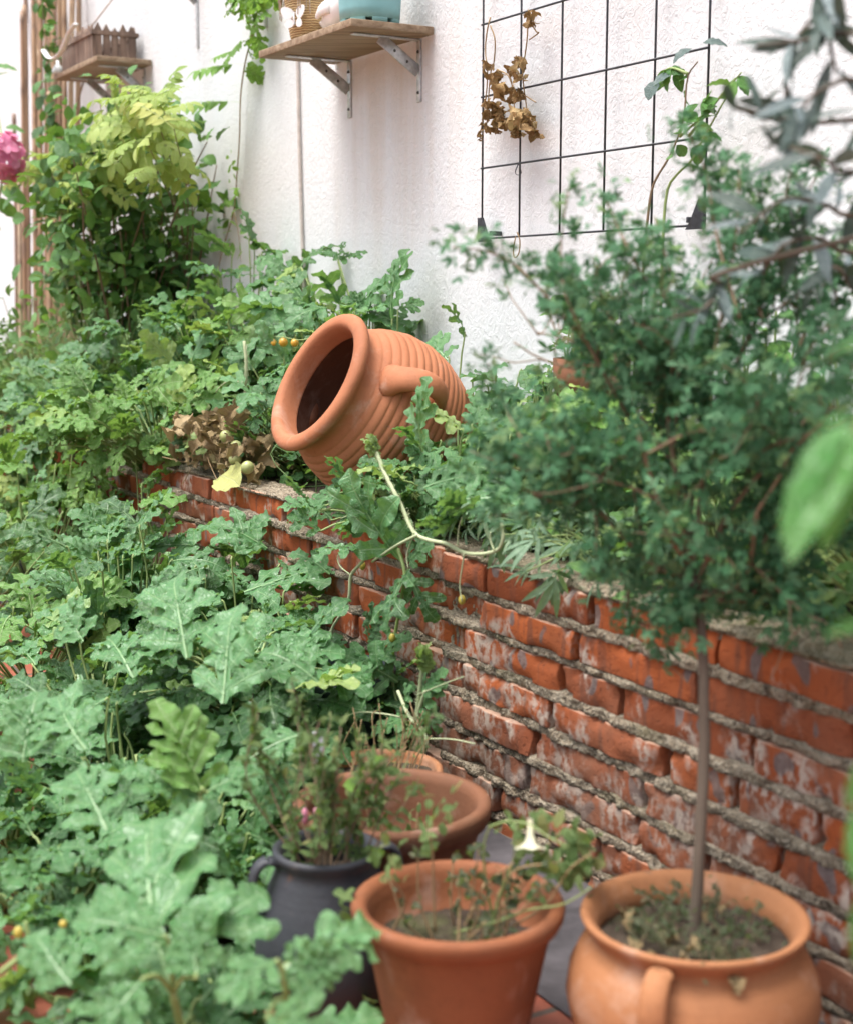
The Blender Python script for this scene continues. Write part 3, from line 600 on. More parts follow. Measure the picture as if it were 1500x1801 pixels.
# middle: flared orange pot
z1 = .205; c = rim_at(805, 1583, z1); c[2] = 0; MP = c.copy()
pr = [(.001, 0), (.078, 0), (.082, .003), (.092, .05), (.104, .11), (.112, .15), (.117, .172), (.119, .176), (.127, .181), (.132, .190), (.1335, .199), (.131, .205)]
inn = [(.124, .207), (.116, .204), (.112, .196), (.109, .18), (.104, .14), (.001, .12)]
pot('flared_pot', 'orange flared terracotta pot with damp stains and withered petunia', 'flower pot', c, pr, inn, M['pot_flared'], .148, .106)
# back: wide dull pot
z2 = .20; c = rim_at(690, 1405, z2); c[2] = 0; BP = c.copy()
pr = [(.001, 0), (.095, 0), (.10, .003), (.112, .06), (.126, .13), (.131, .155), (.133, .16), (.143, .168), (.149, .18), (.150, .192), (.147, .199)]
inn = [(.139, .201), (.130, .198), (.126, .185), (.120, .13), (.113, .08), (.001, .07)]
pot('wide_pot', 'wide dull brown terracotta pot, nearly empty, behind the flared orange pot', 'flower pot', c, pr, inn, M['pot_back'], .108, .118)
# small pot behind it at the wall
c = pz(650, 1352, .165); c[2] = 0; SP = c.copy() + WN * -.02
pr = [(.001, 0), (.07, 0), (.075, .004), (.09, .10), (.093, .135), (.104, .14), (.107, .155), (.105, .163)]; inn = [(.098, .165), (.094, .155), (.088, .12), (.001, .11)]
pot('small_pot', 'small terracotta pot of dry stalks tucked against the brick wall', 'flower pot', SP, pr, inn, M['pot_round'], .145, .093)
# charcoal jug
z3 = .212; c = rim_at(575, 1492, z3); c[2] = 0; GP = c.copy()
pr = [(.001, 0), (.075, 0), (.08, .003), (.094, .03), (.100, .06), (.098, .09), (.089, .13), (.078, .165), (.070, .185), (.067, .193), (.069, .200), (.0735, .207), (.0735, .213)]
inn = [(.069, .216), (.062, .212), (.058, .203), (.056, .19), (.065, .16), (.08, .10), (.001, .08)]
hs_ = []
for a in (R_(200), R_(20)): hs_.append((ph_(a, [(.068, .200), (.082, .206), (.097, .196), (.103, .172), (.100, .145), (.094, .118)]), .0085, .0095, (math.cos(a), math.sin(a), 0), (1.3, .7)))
pot('charcoal_jug', 'charcoal grey clay jug with loop handles and thin herb stems', 'flower pot', c, pr, inn, M['jug'], .178, .058, hs_)
# dark green plastic pots in the melon patch
def plastic(name, label, at, s):
    o = root(name, label, 'flower pot', at); b = MB(); b.lathe([(.001, 0), (.085 * s, 0), (.105 * s, .17 * s), (.116 * s, .172 * s), (.119 * s, .195 * s), (.112 * s, .197 * s), (.108 * s, .185 * s), (.09 * s, .06 * s), (.001, .06 * s)], 64, None, at); b.build('body', M['green_pot'], o)
    q = MB(); q.lathe([(x * s, .16 * s) for x in np.linspace(.001, .104, 10)], 32, None, at); q.v[0][:, 2] += .005 * fbm(q.v[0], 40, 9, 3); q.build('soil', M['soil'], o)
g1 = pz(575, 1172, .23); g1[2] = 0; plastic('plastic_pot', 'dark green plastic pot in the gap beside the brick wall', g1, 1.15)
g2 = pz(425, 1225, .2); g2[2] = 0; plastic('plastic_pot', 'dark plastic pot almost buried under the melon leaves', g2, 1.0)
g3 = pz(385, 1650, .06); g3[2] = 0
b = MB(); b.lathe([(.001, 0), (.055, 0), (.066, .06), (.07, .06), (.066, .052), (.05, .01), (.001, .01)], 40, None, pz(455, 1640, .03) * [1, 1, 0]); tag(b.build('plant_saucer', M['black']), 'small black plastic dish on the floor left of the charcoal jug', 'saucer')
# ------------------------------------------------------------------ wall shelves and what stands on them
def shelf(name, label, u0, u1, n1, z, th, brs, arm):
    o = root(name, label, 'shelf', W((u0 + u1) / 2, BACK, z)); m = MB(); m.box((u1 - u0, n1 - BACK - .004, th), wallM(), W((u0 + u1) / 2, (n1 + BACK) / 2 + .002, z + th / 2), bev=.002, ns=(6, 4, 2)); m.build('board', M['shelf'], o)
    for ub in brs:
        b = MB(); fw = .022; ln = (n1 - BACK) * .80
        b.box((fw, .004, arm), wallM(), W(ub, BACK + .003, z - arm / 2), bev=.0015); b.box((fw, ln, .004), wallM(), W(ub, BACK + .006 + ln / 2, z - .003), bev=.0015)
        p0 = W(ub + .002, BACK + .006, z - arm * .52); p1 = W(ub + .002, BACK + ln * .62, z - .006); b.tube([p0, (p0 + p1) / 2, p1], .0165, 12, .5, (WU, (1.0, .13))); br = b.build('bracket', M['steel'], o)
        for q in (z - arm * .2, z - arm * .85):
            s = MB(); s.ball(W(ub, BACK + .0055, q), .0045, 10, 6, .5); s.build('arm_hole', M['hole_dark'], br)  # raised dark bead for a hole in the arm, its shade as colour
        for k in (.3, .62):
            s = MB(); c = p0 + (p1 - p0) * k; s.ball(c + WU * -.0005, .0052, 10, 6, .5, (1, 1, 1)); s.build('brace_hole', M['hole_dark'], br)  # dark bead for a hole in the brace, its shade as colour
    return o
ZS = 1.635; shelf('wall_shelf', 'weathered plank shelf carrying the basket and teal pot on steel brackets', -2.42, -1.83, -.40, ZS, .02, (-2.325, -1.912), .165); ZT = ZS + .02
Z2 = 1.845; shelf('wall_shelf', 'small plank shelf carrying the little picket fence box', -4.62, -4.02, -.425, Z2, .02, (-4.50, -4.12), .18)
for nm, u, zt in (('shelf_bracket', -3.53, 2.16), ('shelf_bracket', -2.92, 2.10)):
    o = root(nm, 'bare grey steel bracket %s' % ('screwed to the open white wall above the yellow green bush' if u < -3 else 'half hidden behind the hanging vine leaves at the top'), 'bracket', W(u, BACK, zt - .3)); b = MB(); arm = zt - (1.84 if u < -3 else 1.82)
    b.box((.02, .004, arm), wallM(), W(u, BACK + .003, zt - arm / 2), bev=.0015); p0 = W(u + .002, BACK + .006, zt - arm * .5); p1 = W(u + .002, BACK + .18, zt - .006); b.tube([p0, (p0 + p1) / 2, p1], .015, 12, .5, (WU, (1.0, .13))); b.box((.02, .24, .004), wallM(), W(u, BACK + .126, zt - .002), bev=.0015); b.build('arm', M['steel'], o)
# picket box
pk = root('picket_box', 'tiny weathered picket fence planter box standing on the small shelf', 'planter', W(-4.30, -.53, Z2 + .02)); r = np.random.default_rng(5)
m = MB(); rail = MB()
for (u0, n0, u1, n1, k) in ((-4.56, -.45, -4.13, -.45, 11), (-4.13, -.45, -4.13, -.62, 5), (-4.56, -.45, -4.56, -.62, 4), (-4.56, -.62, -4.13, -.62, 11)):
    dd = np.array([u1 - u0, n1 - n0]); L = np.hypot(*dd); dd = dd / L
    for q in range(k):
        t = (q + .5) / k * L; u, n = u0 + dd[0] * t, n0 + dd[1] * t; wd = L / k * .40; hh = .135 + r.uniform(-.012, .012); tx = WU * dd[0] + WN * dd[1]; ty = np.cross(ZUP, tx)
        base = W(u, n, Z2 + .0205); P8 = []
        for sy in (-.004, .004): P8 += [base - tx * wd + ty * sy, base + tx * wd + ty * sy, base + tx * wd + ty * sy + ZUP * hh * .82, base + ty * sy + ZUP * hh, base - tx * wd + ty * sy + ZUP * hh * .82]
        m.add(P8, [[0, 1, 2, 3, 4], [9, 8, 7, 6, 5], [0, 5, 6, 1], [1, 6, 7, 2], [2, 7, 8, 3], [3, 8, 9, 4], [4, 9, 5, 0]], r.random())
    mid = W((u0 + u1) / 2, (n0 + n1) / 2, Z2 + .125); tx = WU * dd[0] + WN * dd[1]; rail.box((L + .02, .022, .016), np.stack([tx, np.cross(ZUP, tx), ZUP]), mid)
m.build('pickets', M['picket'], pk, False); rail.build('rail', M['picket'], pk, False)
s = MB(); p = spline([W(-4.66, -.40, Z2 + .125), W(-4.585, -.40, Z2 + .085), W(-4.50, -.405, Z2 + .075), W(-4.42, -.41, Z2 + .095), W(-4.33, -.415, Z2 + .15), W(-4.26, -.42, Z2 + .172)], 30); s.tube(p, .012, 10, .5, (ZUP, (1.0, .4))); tag(s.build('plastic_strip', M['white_strip']), 'bent white plastic strip hooked over the picket box', 'strip')
s = MB(); s.tube(spline([W(-4.22, -.46, Z2 + .15), W(-4.12, -.5, Z2 + .22), W(-4.0, -.58, Z2 + .36), W(-3.97, -.63, Z2 + .6)], 30), .0035, 6); tag(s.build('hanging_wire', M['cable']), 'thin grey wire hanging down the wall to the picket box', 'wire')
b = MB(); b.lathe([(.001, 0), (.022, 0), (.026, .012), (.018, .03), (.008, .04), (.006, .055), (.001, .056)], 24, None, W(-4.58, -.435, Z2 + .0205)); tag(b.build('glass_ornament', M['glass']), 'tiny pale glass ornament on the left end of the small shelf', 'ornament')
# straw basket
bc = W(-2.21, -.475, ZT + .0005); bk = root('straw_basket', 'woven straw basket with raffia fringe and white butterfly', 'basket', bc)
m = MB(); m.lathe([(.001, 0), (.055, 0), (.063, .01), (.071, .05), (.078, .10), (.082, .135), (.080, .138), (.074, .13), (.066, .05), (.055, .012), (.001, .012)], 72, None, bc); m.build('body', M['weave'], bk)
m = MB(); r = np.random.default_rng(8)
for k in range(230):
    a = r.uniform(0, 6.283); d = np.array([math.cos(a), math.sin(a), 0]); l = r.uniform(.02, .05) * (1.8 if r.random() < .12 else 1); t = np.cross(d, ZUP) * r.uniform(-.02, .02)
    m.tube(spline([bc + d * .074 + ZUP * .138, bc + d * .085 + ZUP * (.146 + r.uniform(0, .008)) + t * .5, bc + d * (.090 + r.uniform(0, .006)) + ZUP * (.146 - l) + t], 6), .0014, 4)
m.build('raffia_fringe', M['fringe'], bk)
cdir = nrm((CAM - bc) * [1, 1, 0]); bside = np.cross(ZUP, cdir); b0 = bc + nrm(cdir * .8 - bside * .62) * .078 + ZUP * .052; fd = nrm(cdir * .8 - bside * .62); sd_ = np.cross(ZUP, fd)
m = MB()
for sg in (-1, 1):
    for (cx, cz, rx, rz, an) in ((.020, .014, .020, .015, 38), (.015, -.011, .013, .012, -35)):
        a = np.linspace(0, 2 * np.pi, 20, endpoint=False); ca, sa = math.cos(R_(an)), math.sin(R_(an)); ex = rx * np.cos(a) * (1 + .25 * np.cos(a)); ez = rz * np.sin(a); qx = cx + ex * ca - ez * sa; qz = cz + ex * sa + ez * ca
        fr_ = [b0 + sd_ * sg * x + ZUP * z + fd * (.003 + .25 * abs(x)) for x, z in zip(qx, qz)]; bk_ = [p_ - fd * .003 for p_ in fr_]; m.add(fr_ + bk_, [list(range(20)), list(range(39, 19, -1))] + [[i, (i + 1) % 20, 20 + (i + 1) % 20, 20 + i] for i in range(20)])
m.tube([b0 - ZUP * .016 + fd * .006, b0 + fd * .007, b0 + ZUP * .018 + fd * .006], [.002, .0035, .002], 8); m.build('butterfly', M['white'], bk, False)
# white bird and the navy bottle
bb = W(-2.03, -.465, ZT + .001); bd = root('bird_ornament', 'white ceramic bird with its pointed tail towards the basket', 'ornament', bb)
m = MB(); ln = [(-.115, .042, .003), (-.09, .035, .011), (-.06, .034, .024), (-.03, .042, .037), (0, .050, .045), (.03, .062, .046), (.05, .085, .038), (.06, .108, .029), (.068, .125, .026), (.075, .138, .021), (.08, .148, .006)]
m.tube(spline([bb + WU * a + ZUP * h for a, h, _ in ln], 30), np.interp(np.linspace(0, 1, 30), np.linspace(0, 1, 11), [q[2] for q in ln]), 20, .5, (WN, (1.0, .9)))
m.tube([bb + WU * .085 + ZUP * .130, bb + WU * .10 + ZUP * .126, bb + WU * .112 + ZUP * .122], [.009, .006, .001], 8); m.build('body', M['white'], bd)
for sg in (1, -1):
    wg = MB(); wg.tube(spline([bb + WU * .03 + WN * sg * .036 + ZUP * .062, bb - WU * .01 + WN * sg * .044 + ZUP * .056, bb - WU * .07 + WN * sg * .03 + ZUP * .05, bb - WU * .10 + WN * sg * .018 + ZUP * .058], 16), np.array([.012] + list(np.linspace(.024, .003, 15))), 10, .5, (WN, (.9, .45))); wg.build('wing', M['white'], bd)
nb_ = W(-2.11, -.585, ZT + .0005); b = MB(); b.lathe([(.001, 0), (.03, 0), (.032, .006), (.030, .07), (.024, .085), (.022, .10), (.033, .112), (.034, .125), (.025, .135), (.022, .17), (.013, .20), (.013, .24), (.001, .242)], 32, None, nb_); tag(b.build('navy_bottle', M['navy']), 'dark navy glazed bottle behind the basket and the white bird', 'bottle')
# teal pot with the pink label
tp = W(-1.915, -.50, ZT + .0005); to = root('labelled_pot', 'teal plastic pot with pink lettered label at the right end of the shelf', 'flower pot', tp)
def trad(z): return .079 + .055 * z
feet = MB(); fa = np.linspace(0, 2 * np.pi, 97)[:-1]
pr = [(.001, .012), (.072, .012), (.079, .012), (trad(.04), .04), (trad(.1), .10), (trad(.16), .16), (trad(.19) + .004, .19), (trad(.19) + .004, .205), (trad(.19) - .004, .205), (.078, .05), (.001, .05)]
m = MB(); m.lathe(pr, 96, None, tp)
for k in range(8):
    a = np.linspace(k * math.pi / 4 + .12, (k + 1) * math.pi / 4 - .12, 10); V = []
    for rr, z in ((.079, .0125), (.0775, 0), (.062, 0), (.062, .0125)): V += [tp + np.array([rr * math.cos(x), rr * math.sin(x), z]) for x in a]
    F_ = [[q * 10 + i, q * 10 + i + 1, (q + 1) * 10 + i + 1, (q + 1) * 10 + i] for q in range(3) for i in range(9)] + [[0, 10, 20, 30], [39, 29, 19, 9]]; m.add(V, F_)
m.build('body', M['teal'], to)
ctr = math.atan2(*(CAM - tp)[[1, 0]])                            # label faces the patio
def band(a0, a1, z0_, z1_, dr):
    a = np.linspace(a0, a1, 40); V = []
    for z in (z0_, z1_):
        V += [tp + np.array([(trad(z) + dr) * math.cos(x), (trad(z) + dr) * math.sin(x), z]) for x in a]
    return V, [[i, i + 1, 41 + i, 40 + i] for i in range(39)]
lb = MB()
for a0, a1 in ((ctr - 1.45, ctr - .10), (ctr - .04, ctr + 1.45)): lb.add(*band(a0 + .06, a1 + .06, .068, .155, .0012))
lbo = lb.build('label', M['pinklabel'], to)
def curved_text(txt, ang, z, size, parent):
    cu = bpy.data.curves.new('t', 'FONT'); cu.body = txt; cu.size = size; cu.align_x = 'CENTER'; cu.space_character = 1.15; to_ = bpy.data.objects.new('t', cu); col.objects.link(to_)
    dg = bpy.context.evaluated_depsgraph_get(); me = bpy.data.meshes.new_from_object(to_.evaluated_get(dg)); v = np.array([q.co[:] for q in me.vertices]); f = [list(q.vertices) for q in me.polygons]
    bpy.data.objects.remove(to_); bpy.data.curves.remove(cu); bpy.data.meshes.remove(me)
    R__ = trad(z) + .0022; a = ang + v[:, 0] / R__; V = tp + np.stack([R__ * np.cos(a), R__ * np.sin(a), z + v[:, 1]], 1); MB().add(V, f).build('lettering', M['ink'], parent, False)
curved_text('ROVIN', ctr - .62, .086, .026, lbo); curved_text('MOAR', ctr + .82, .086, .026, lbo); curved_text('VINTAGE' if False else '\u273F', ctr + .18, .086, .022, lbo) if False else None
fl_ = MB()
for k in range(6):
    a = k * math.pi / 3; an = ctr + .17 + .0065 * math.cos(a) / trad(.09); z = .094 + .0065 * math.sin(a); fl_.ball(tp + np.array([(trad(z) + .0022) * math.cos(an), (trad(z) + .0022) * math.sin(an), z]), .0028, 8, 6)
fl_.build('flower_mark', M['ink'], lbo)

# cable down the wall
s = MB(); s.tube(spline([W(-2.66, BACK + .008, 2.2), pn(521, 20, BACK + .008), pn(524, 120, BACK + .008), pn(527, 250, BACK + .008), pn(532, 420, BACK + .008), pn(540, 600, BACK + .008)], 50), .0055, 8); tag(s.build('wall_cable', M['cable']), 'thin beige cable running straight down the white wall below the plank shelf', 'cable')

# ------------------------------------------------------------------ wire trellis
NTR = BACK + .03; U0, U1, ZB = -1.545, -.700, 1.092; cw = (U1 - U0) / 5; chh = .1735
tl = root('wire_trellis', 'black wire grid trellis fixed flat against the white wall', 'trellis', W(U0, NTR, ZB)); m = MB()
for k in range(6): m.tube([W(U0 + k * cw, NTR, ZB), W(U0 + k * cw + .001, NTR, ZB + .5), W(U0 + k * cw, NTR, ZB + 6 * chh)], .0026, 8)
for k in range(7): m.tube([W(U0, NTR + .004, ZB + k * chh), W((U0 + U1) / 2, NTR + .004, ZB + k * chh), W(U1, NTR + .004, ZB + k * chh)], .0026, 8)
m.build('wire_grid', M['wire'], tl)
for u, sg in ((U0, 1), (U1, -1)):
    m = MB(); z0_, s_ = ZB - .008, .060; e = -.008 * sg; tri = [(u + e, z0_), (u + e + sg * .056, z0_), (u + e + sg * .040, z0_ + s_ * .32), (u + e + sg * .018, z0_ + s_), (u + e, z0_ + s_)]; V = [W(a, NTR + .009, b) for a, b in tri] + [W(a, NTR + .0015, b) for a, b in tri]
    m.add(V, [[0, 1, 2, 3, 4], [9, 8, 7, 6, 5], [0, 5, 6, 1], [1, 6, 7, 2], [2, 7, 8, 3], [3, 8, 9, 4], [4, 9, 5, 0]]); m.box((.008, .034, .012), wallM(), W(u + sg * .046, BACK + .019, z0_ + .02), bev=.002); m.build('corner_bracket', M['wire'], tl, False)
m = MB(); a = np.linspace(0, 12, 50); c = W(U0 + cw + .006, NTR + .008, ZB + chh - .014); m.tube([c + WU * math.cos(x) * .010 * (1 + .2 * math.sin(x * .6)) + ZUP * math.sin(x) * .014 + WN * .003 * math.sin(x * 2) for x in a], .0008, 5); m.build('tie_wire', M['wire'], tl)
m = MB(); c = W(U0 + cw, NTR + .006, ZB - .01); m.tube(spline([c + ZUP * .02, c + WU * .012, c - ZUP * .03 + WU * .008, c - ZUP * .04 - WU * .01, c - ZUP * .02 - WU * .016, c + ZUP * .01 - WU * .006], 24), .0016, 6); m.build('twine_tie', M['drystem'], tl)

# dry bunches hanging on the trellis
def hang(name, label, pts, leaves, seed):
    P_ = Plant(name, label, 'dried plant', pn(*pts[0][0], NTR + .012), 'dried bunches hung on the wire trellis', seed)
    for st in pts: P_.stem([pn(x, y, NTR + .012 + .004 * (k % 2)) for k, (x, y) in enumerate(st)], .0020, .0015, 'drystem', 20, 5)
    for (x, y, s, v) in leaves:
        for q in range(3):
            d = nrm(-ZUP + P_.r.normal(0, .55, 3)); P_.leaf(DRY, pn(x + P_.r.normal(0, 4), y - 12 + P_.r.normal(0, 4), NTR + .016 + P_.r.uniform(0, .02)), d, WN + P_.r.normal(0, .5, 3), s * P_.r.uniform(.7, 1.1), np.clip(v + P_.r.normal(0, .12), 0, 1), 'dry')
    P_.done()
hang('dried_bunch', 'dried brown bunch on a looped stem at the left edge of the trellis', [[(862, 30), (856, 55), (853, 90), (857, 128), (853, 180), (848, 215), (842, 240)], [(862, 45), (870, 70), (868, 110), (862, 130), (858, 180), (855, 225)]],
     [(857, 128, .028, .6), (853, 190, .035, .45), (856, 205, .035, .35), (849, 232, .026, .3), (843, 244, .02, .25)], 1)
hang('dried_bunch', 'dried bouquet of crumpled tan leaves tied up beside the second trellis wire', [[(928, 28), (926, 70), (922, 100), (918, 130), (924, 180), (928, 210)], [(892, 120), (900, 150), (903, 180), (906, 205)], [(874, 122), (892, 132), (900, 150)], [(930, 35), (942, 55), (946, 58), (930, 70)], [(900, 182), (918, 168), (942, 180)]],
     [(933, 30, .035, .6), (936, 45, .03, .5), (870, 132, .04, .3), (873, 145, .03, .35), (884, 155, .052, .75), (900, 128, .034, .45), (916, 118, .03, .5), (917, 145, .04, .7), (903, 160, .036, .25), (905, 172, .03, .25), (877, 176, .02, .2), (870, 195, .034, .4), (880, 208, .05, .45), (872, 225, .036, .35), (914, 205, .062, .8), (925, 208, .062, .75), (932, 225, .048, .3), (898, 222, .038, .3), (905, 240, .03, .4), (922, 225, .04, .5)], 2)

# ------------------------------------------------------------------ bamboo canes leaning on the wall at the far left
r = np.random.default_rng(12)
cs = [(44, -.60, 0, .50, 2.35, .75), (38, -.56, 2, .35, 2.3, .6), (57, -.58, 3, .6, 2.4, .85), (70, -.60, -2, .8, 2.1, .95), (83, -.55, 4, .55, 1.86, .8), (92, -.57, 2, .7, 2.4, .65), (100, -.53, 5, .45, 2.4, .5), (108, -.58, 6, .6, 2.35, .6), (118, -.55, 10, .75, 2.45, .7), (112, -.60, 16, .4, 2.4, .45), (24, -.58, 0, .1, 1.84, .7), (30, -.50, 1, .9, 1.6, .6), (64, -.52, 8, .5, 2.3, .7), (124, -.60, 14, .55, 2.5, .8), (76, -.62, 6, .35, 2.4, .6)]
looks = ['honey coloured', 'slim brown', 'pale straw coloured', 'whitish cut', 'short sawn', 'knotty tan', 'dark stained', 'straight tan', 'long leaning', 'reddish brown', 'short blackened', 'stubby pale', 'slim honey toned', 'steeply leaning pale', 'thin shaded brown']
for k, (x, n, dx, v, zt, rad) in enumerate(cs):
    p0 = pn(x, 520, n + .10); p0[2] = .455; p1 = pn(x + dx, 100, n); p1 = p0 + (p1 - p0) * ((zt - p0[2]) / (p1[2] - p0[2]))
    n_ = 40; t = np.linspace(0, 1, n_); P_ = p0 + (p1 - p0) * t[:, None] + np.outer(np.sin(t * 3.1) * r.normal(0, .012), WU); mk = np.zeros(n_); mk[r.integers(0, 4)::7] = 1; rr = (.0085 + .006 * rad) * (1 - .2 * t) * (1 + .12 * mk)
    m = MB(); m.tube(P_, rr, 10, v); m.a['mx'][0] = np.repeat(mk, 10) * .8; o = m.build('bamboo_cane', M['bamboo'])
    tag(o, '%s bamboo cane, number' % looks[k] if False else '%s bamboo cane leaning on the white wall at the far left' % looks[k], 'cane', 'bamboo canes leaning on the wall')

# ------------------------------------------------------------------ plants
exec_order = []
def melon(label, at, R, n, size, seed, mat='melon', T=MEL, **kw):
    P_ = Plant('melon_plant', label, 'plant', at, 'melon plants', seed); P_.mound(R, n, size, T, mat, **kw); return P_
def pf(x, y): p = pz(x, y, 0.0); return p                               # point on the floor
CF = nrm(np.array([-.25, -.75, .62]))                                      # leaf face towards patio and light
# front patch
A = melon('largest melon plant at the front, one long deeply lobed leaf upright', pd(300, 1790, 1.72) * [1, 1, 0], (.17, .14, .13), 12, (.09, .15), 1)
st = pd(305, 1745, 1.62)
A.hero(st, pd(238, 1415, 1.74), CF, MEL[0], .62); A.stem([A.at, (A.at + st) / 2 + [.01, 0, .01], st], .0065, .005)
A.hero(pd(306, 1692, 1.63), pd(452, 1568, 1.66), CF + [0, 0, .4], MEL[6], .55, pet=st); A.hero(pd(296, 1650, 1.60), pd(150, 1590, 1.58), CF + [0, 0, .5], MEL[3], .6, pet=st)
A.hero(pd(255, 1720, 1.56), pd(165, 1800, 1.5), CF, MEL[3], .5, pet=st); A.hero(pd(345, 1720, 1.55), pd(330, 1590, 1.6), CF, MEL[2], .4, pet=st); A.done()
B = melon('melon plant in the bottom foreground reaching across the charcoal jug', pd(505, 1830, 1.50) * [1, 1, 0], (.12, .10, .13), 9, (.08, .12), 2)
st = pd(505, 1760, 1.50); B.hero(pd(500, 1700, 1.5), pd(662, 1592, 1.54), CF + [0, 0, .6], MEL[1], .78, pet=st); B.hero(pd(490, 1690, 1.49), pd(395, 1730, 1.44), CF + [0, 0, .4], MEL[0], .6, pet=st)
B.hero(pd(500, 1715, 1.5), pd(600, 1680, 1.48), CF, MEL[2], .35, pet=st); B.hero(pd(470, 1790, 1.46), pd(540, 1800, 1.4), CF, MEL[3], .5, pet=st); B.stem([B.at, st], .005); B.done()
Cc = melon('low melon plant at the bottom left corner with yellow flowers', pd(90, 1810, 1.66) * [1, 1, 0], (.20, .15, .10), 18, (.08, .12), 3, lean=(0, 0, .0))
Cc.hero(pd(128, 1730, 1.62), pd(60, 1640, 1.66), CF + [0, 0, .5], MEL[4], .6); Cc.stem([pd(0, 1712, 1.70), pd(50, 1672, 1.7), pd(60, 1660, 1.7), pd(115, 1645, 1.72)], .004, .003); Cc.stem([pd(55, 1665, 1.7), pd(45, 1620, 1.7)], .003, .002); Cc.mb('bud', 'bud', 1).ball(pd(33, 1640, 1.7), .0058, 10, 8, sc_=(1, 1, 1.3)); Cc.mb('bud', 'bud', 1).ball(pd(112, 1625, 1.72), .005, 10, 8); Cc.done()
D = melon('melon plant on the left floor tiles with pale silvery leaves', pf(110, 1640), (.21, .18, .17), 30, (.09, .13), 4, varc=.6)
D.hero(pd(188, 1460, 1.92), pd(118, 1340, 1.98), CF + [.1, 0, .1], MEL[0], .7); D.done()
E_ = melon('tall melon plant at centre with one upright leaf coloured a bright backlit yellow green', pf(345, 1610), (.17, .16, .22), 26, (.09, .14), 5)
st = pd(352, 1400, 1.98); E_.stem([E_.at, pd(345, 1500, 2.0), st], .006, .005); E_.hero(st, pd(308, 1232, 2.0), np.array([.75, -.45, .15]), MEL[2], .55, 'melon_warm'); E_.hero(pd(352, 1400, 1.98), pd(235, 1350, 1.95), CF + [0, 0, 1], MEL[4], .75, pet=st); E_.hero(pd(362, 1395, 1.98), pd(455, 1330, 2.0), CF + [0, 0, 1], MEL[3], .6, pet=st); E_.done()  # upright leaf: light shining through it is put into the yellow-green colour
Fp = melon('melon plant with paired midribs showing, left of the dark plastic pot', pf(215, 1480), (.22, .18, .27), 40, (.10, .15), 6)
Fp.hero(pd(152, 1318, 2.15), pd(88, 1205, 2.22), CF, MEL[0], .72); Fp.hero(pd(45, 1340, 2.2), pd(52, 1215, 2.25), CF, MEL[2], .55); Fp.done()
G = melon('melon plant growing out of the buried dark plastic pot', g2 + ZUP * .16, (.22, .18, .20), 36, (.11, .16), 7)
G.hero(pd(388, 1238, 2.28), pd(402, 1070, 2.36), CF, MEL[4], .7); G.hero(pd(330, 1158, 2.40), pd(285, 1000, 2.48), CF, MEL[0], .66); G.done()
Hh = melon('melon plant rising in the middle of the patch below the brick wall', pf(190, 1360), (.25, .20, .32), 46, (.11, .16), 8)
Hh.hero(pd(232, 1195, 2.5), pd(172, 1085, 2.58), CF, MEL[1], .66); Hh.hero(pd(145, 1130, 2.6), pd(108, 1052, 2.66), CF, MEL[2], .7); Hh.done()
I = melon('melon plant spilling from the dark green pot near the wall gap', g1 + ZUP * .2, (.19, .15, .10), 30, (.08, .12), 9, lean=(-.10, -.05, .0), center=g1 + np.array([-.10, -.06, .15])); I.hero(pd(540, 1290, 2.25), pd(420, 1330, 2.2), CF + [0, 0, .5], MEL[0], .6); I.hero(pd(560, 1200, 2.4), pd(470, 1130, 2.4), CF + [0, 0, .5], MEL[3], .66); I.done()
J = melon('melon plant at the left edge with yellowing pale leaves', pf(60, 1240), (.28, .2, .30), 40, (.11, .15), 10, 'melon_warm', varc=.55)
J.done()
melon('melon plant in the left background below the recessed bricks', pf(-40, 1130), (.35, .22, .40), 44, (.11, .15), 11).done()
melon('dense melon plant against the brick face at left centre', pf(250, 1230) + WN * .05, (.26, .18, .42), 50, (.10, .15), 12, lean=(0, 0, .02)).done()
melon('light green melon plant leaning up against the stepped end of the bricks', W(-2.15, .10, 0), (.22, .14, .50), 50, (.10, .15), 13, 'melon_warm', varc=.5).done()
K = melon('melon plant below the jar with leaves laid over the grey mortar', W(-1.35, .15, 0), (.22, .12, .42), 34, (.09, .13), 14); K.hp((350, 965), (205, 940), .12, CF + [0, 0, .8], MEL[1], .7, dd=-.06); K.hp((470, 965), (390, 905), .06, CF + [0, 0, .6], MEL[6], .55); K.hp((430, 1040), (580, 985), .15, CF + [0, 0, 1.0], MEL[4], .55); K.hp((580, 1010), (520, 960), .10, CF + [0, 0, .6], MEL[3], .6); K.done()

for q_, (px_, py_, R__, n_, lb_) in enumerate(((170, 1770, (.17, .13, .10), 16, 'low melon plant at the bottom edge, nearest the camera'), (420, 1790, (.14, .10, .09), 12, 'small melon plant between the front stem and the charcoal jug'), (20, 1500, (.16, .14, .16), 22, 'melon plant at the left picture edge above the bare red tiles'), (330, 1540, (.20, .16, .20), 30, 'shaded melon plant beneath the bright upright leaf'), (470, 1460, (.13, .12, .22), 24, 'melon plant just left of the charcoal jug'))):
    melon(lb_, pf(px_, py_), R__, n_, (.09, .13), 200 + q_, varc=.5).done()
for q_, (u, n, h_, lb_) in enumerate(((-2.75, .22, .50, 'tall melon plant covering the recessed brick wall'), (-3.4, .25, .48, 'melon plant at far left covering the foot of the brick wall'), (-1.75, .16, .42, 'melon plant under the corner of the stepped brick wall'))):
    melon(lb_, W(u, n, 0), (.30, .18, h_), 56, (.11, .15), 210 + q_, 'melon_warm' if q_ != 2 else 'melon', varc=.5).done()

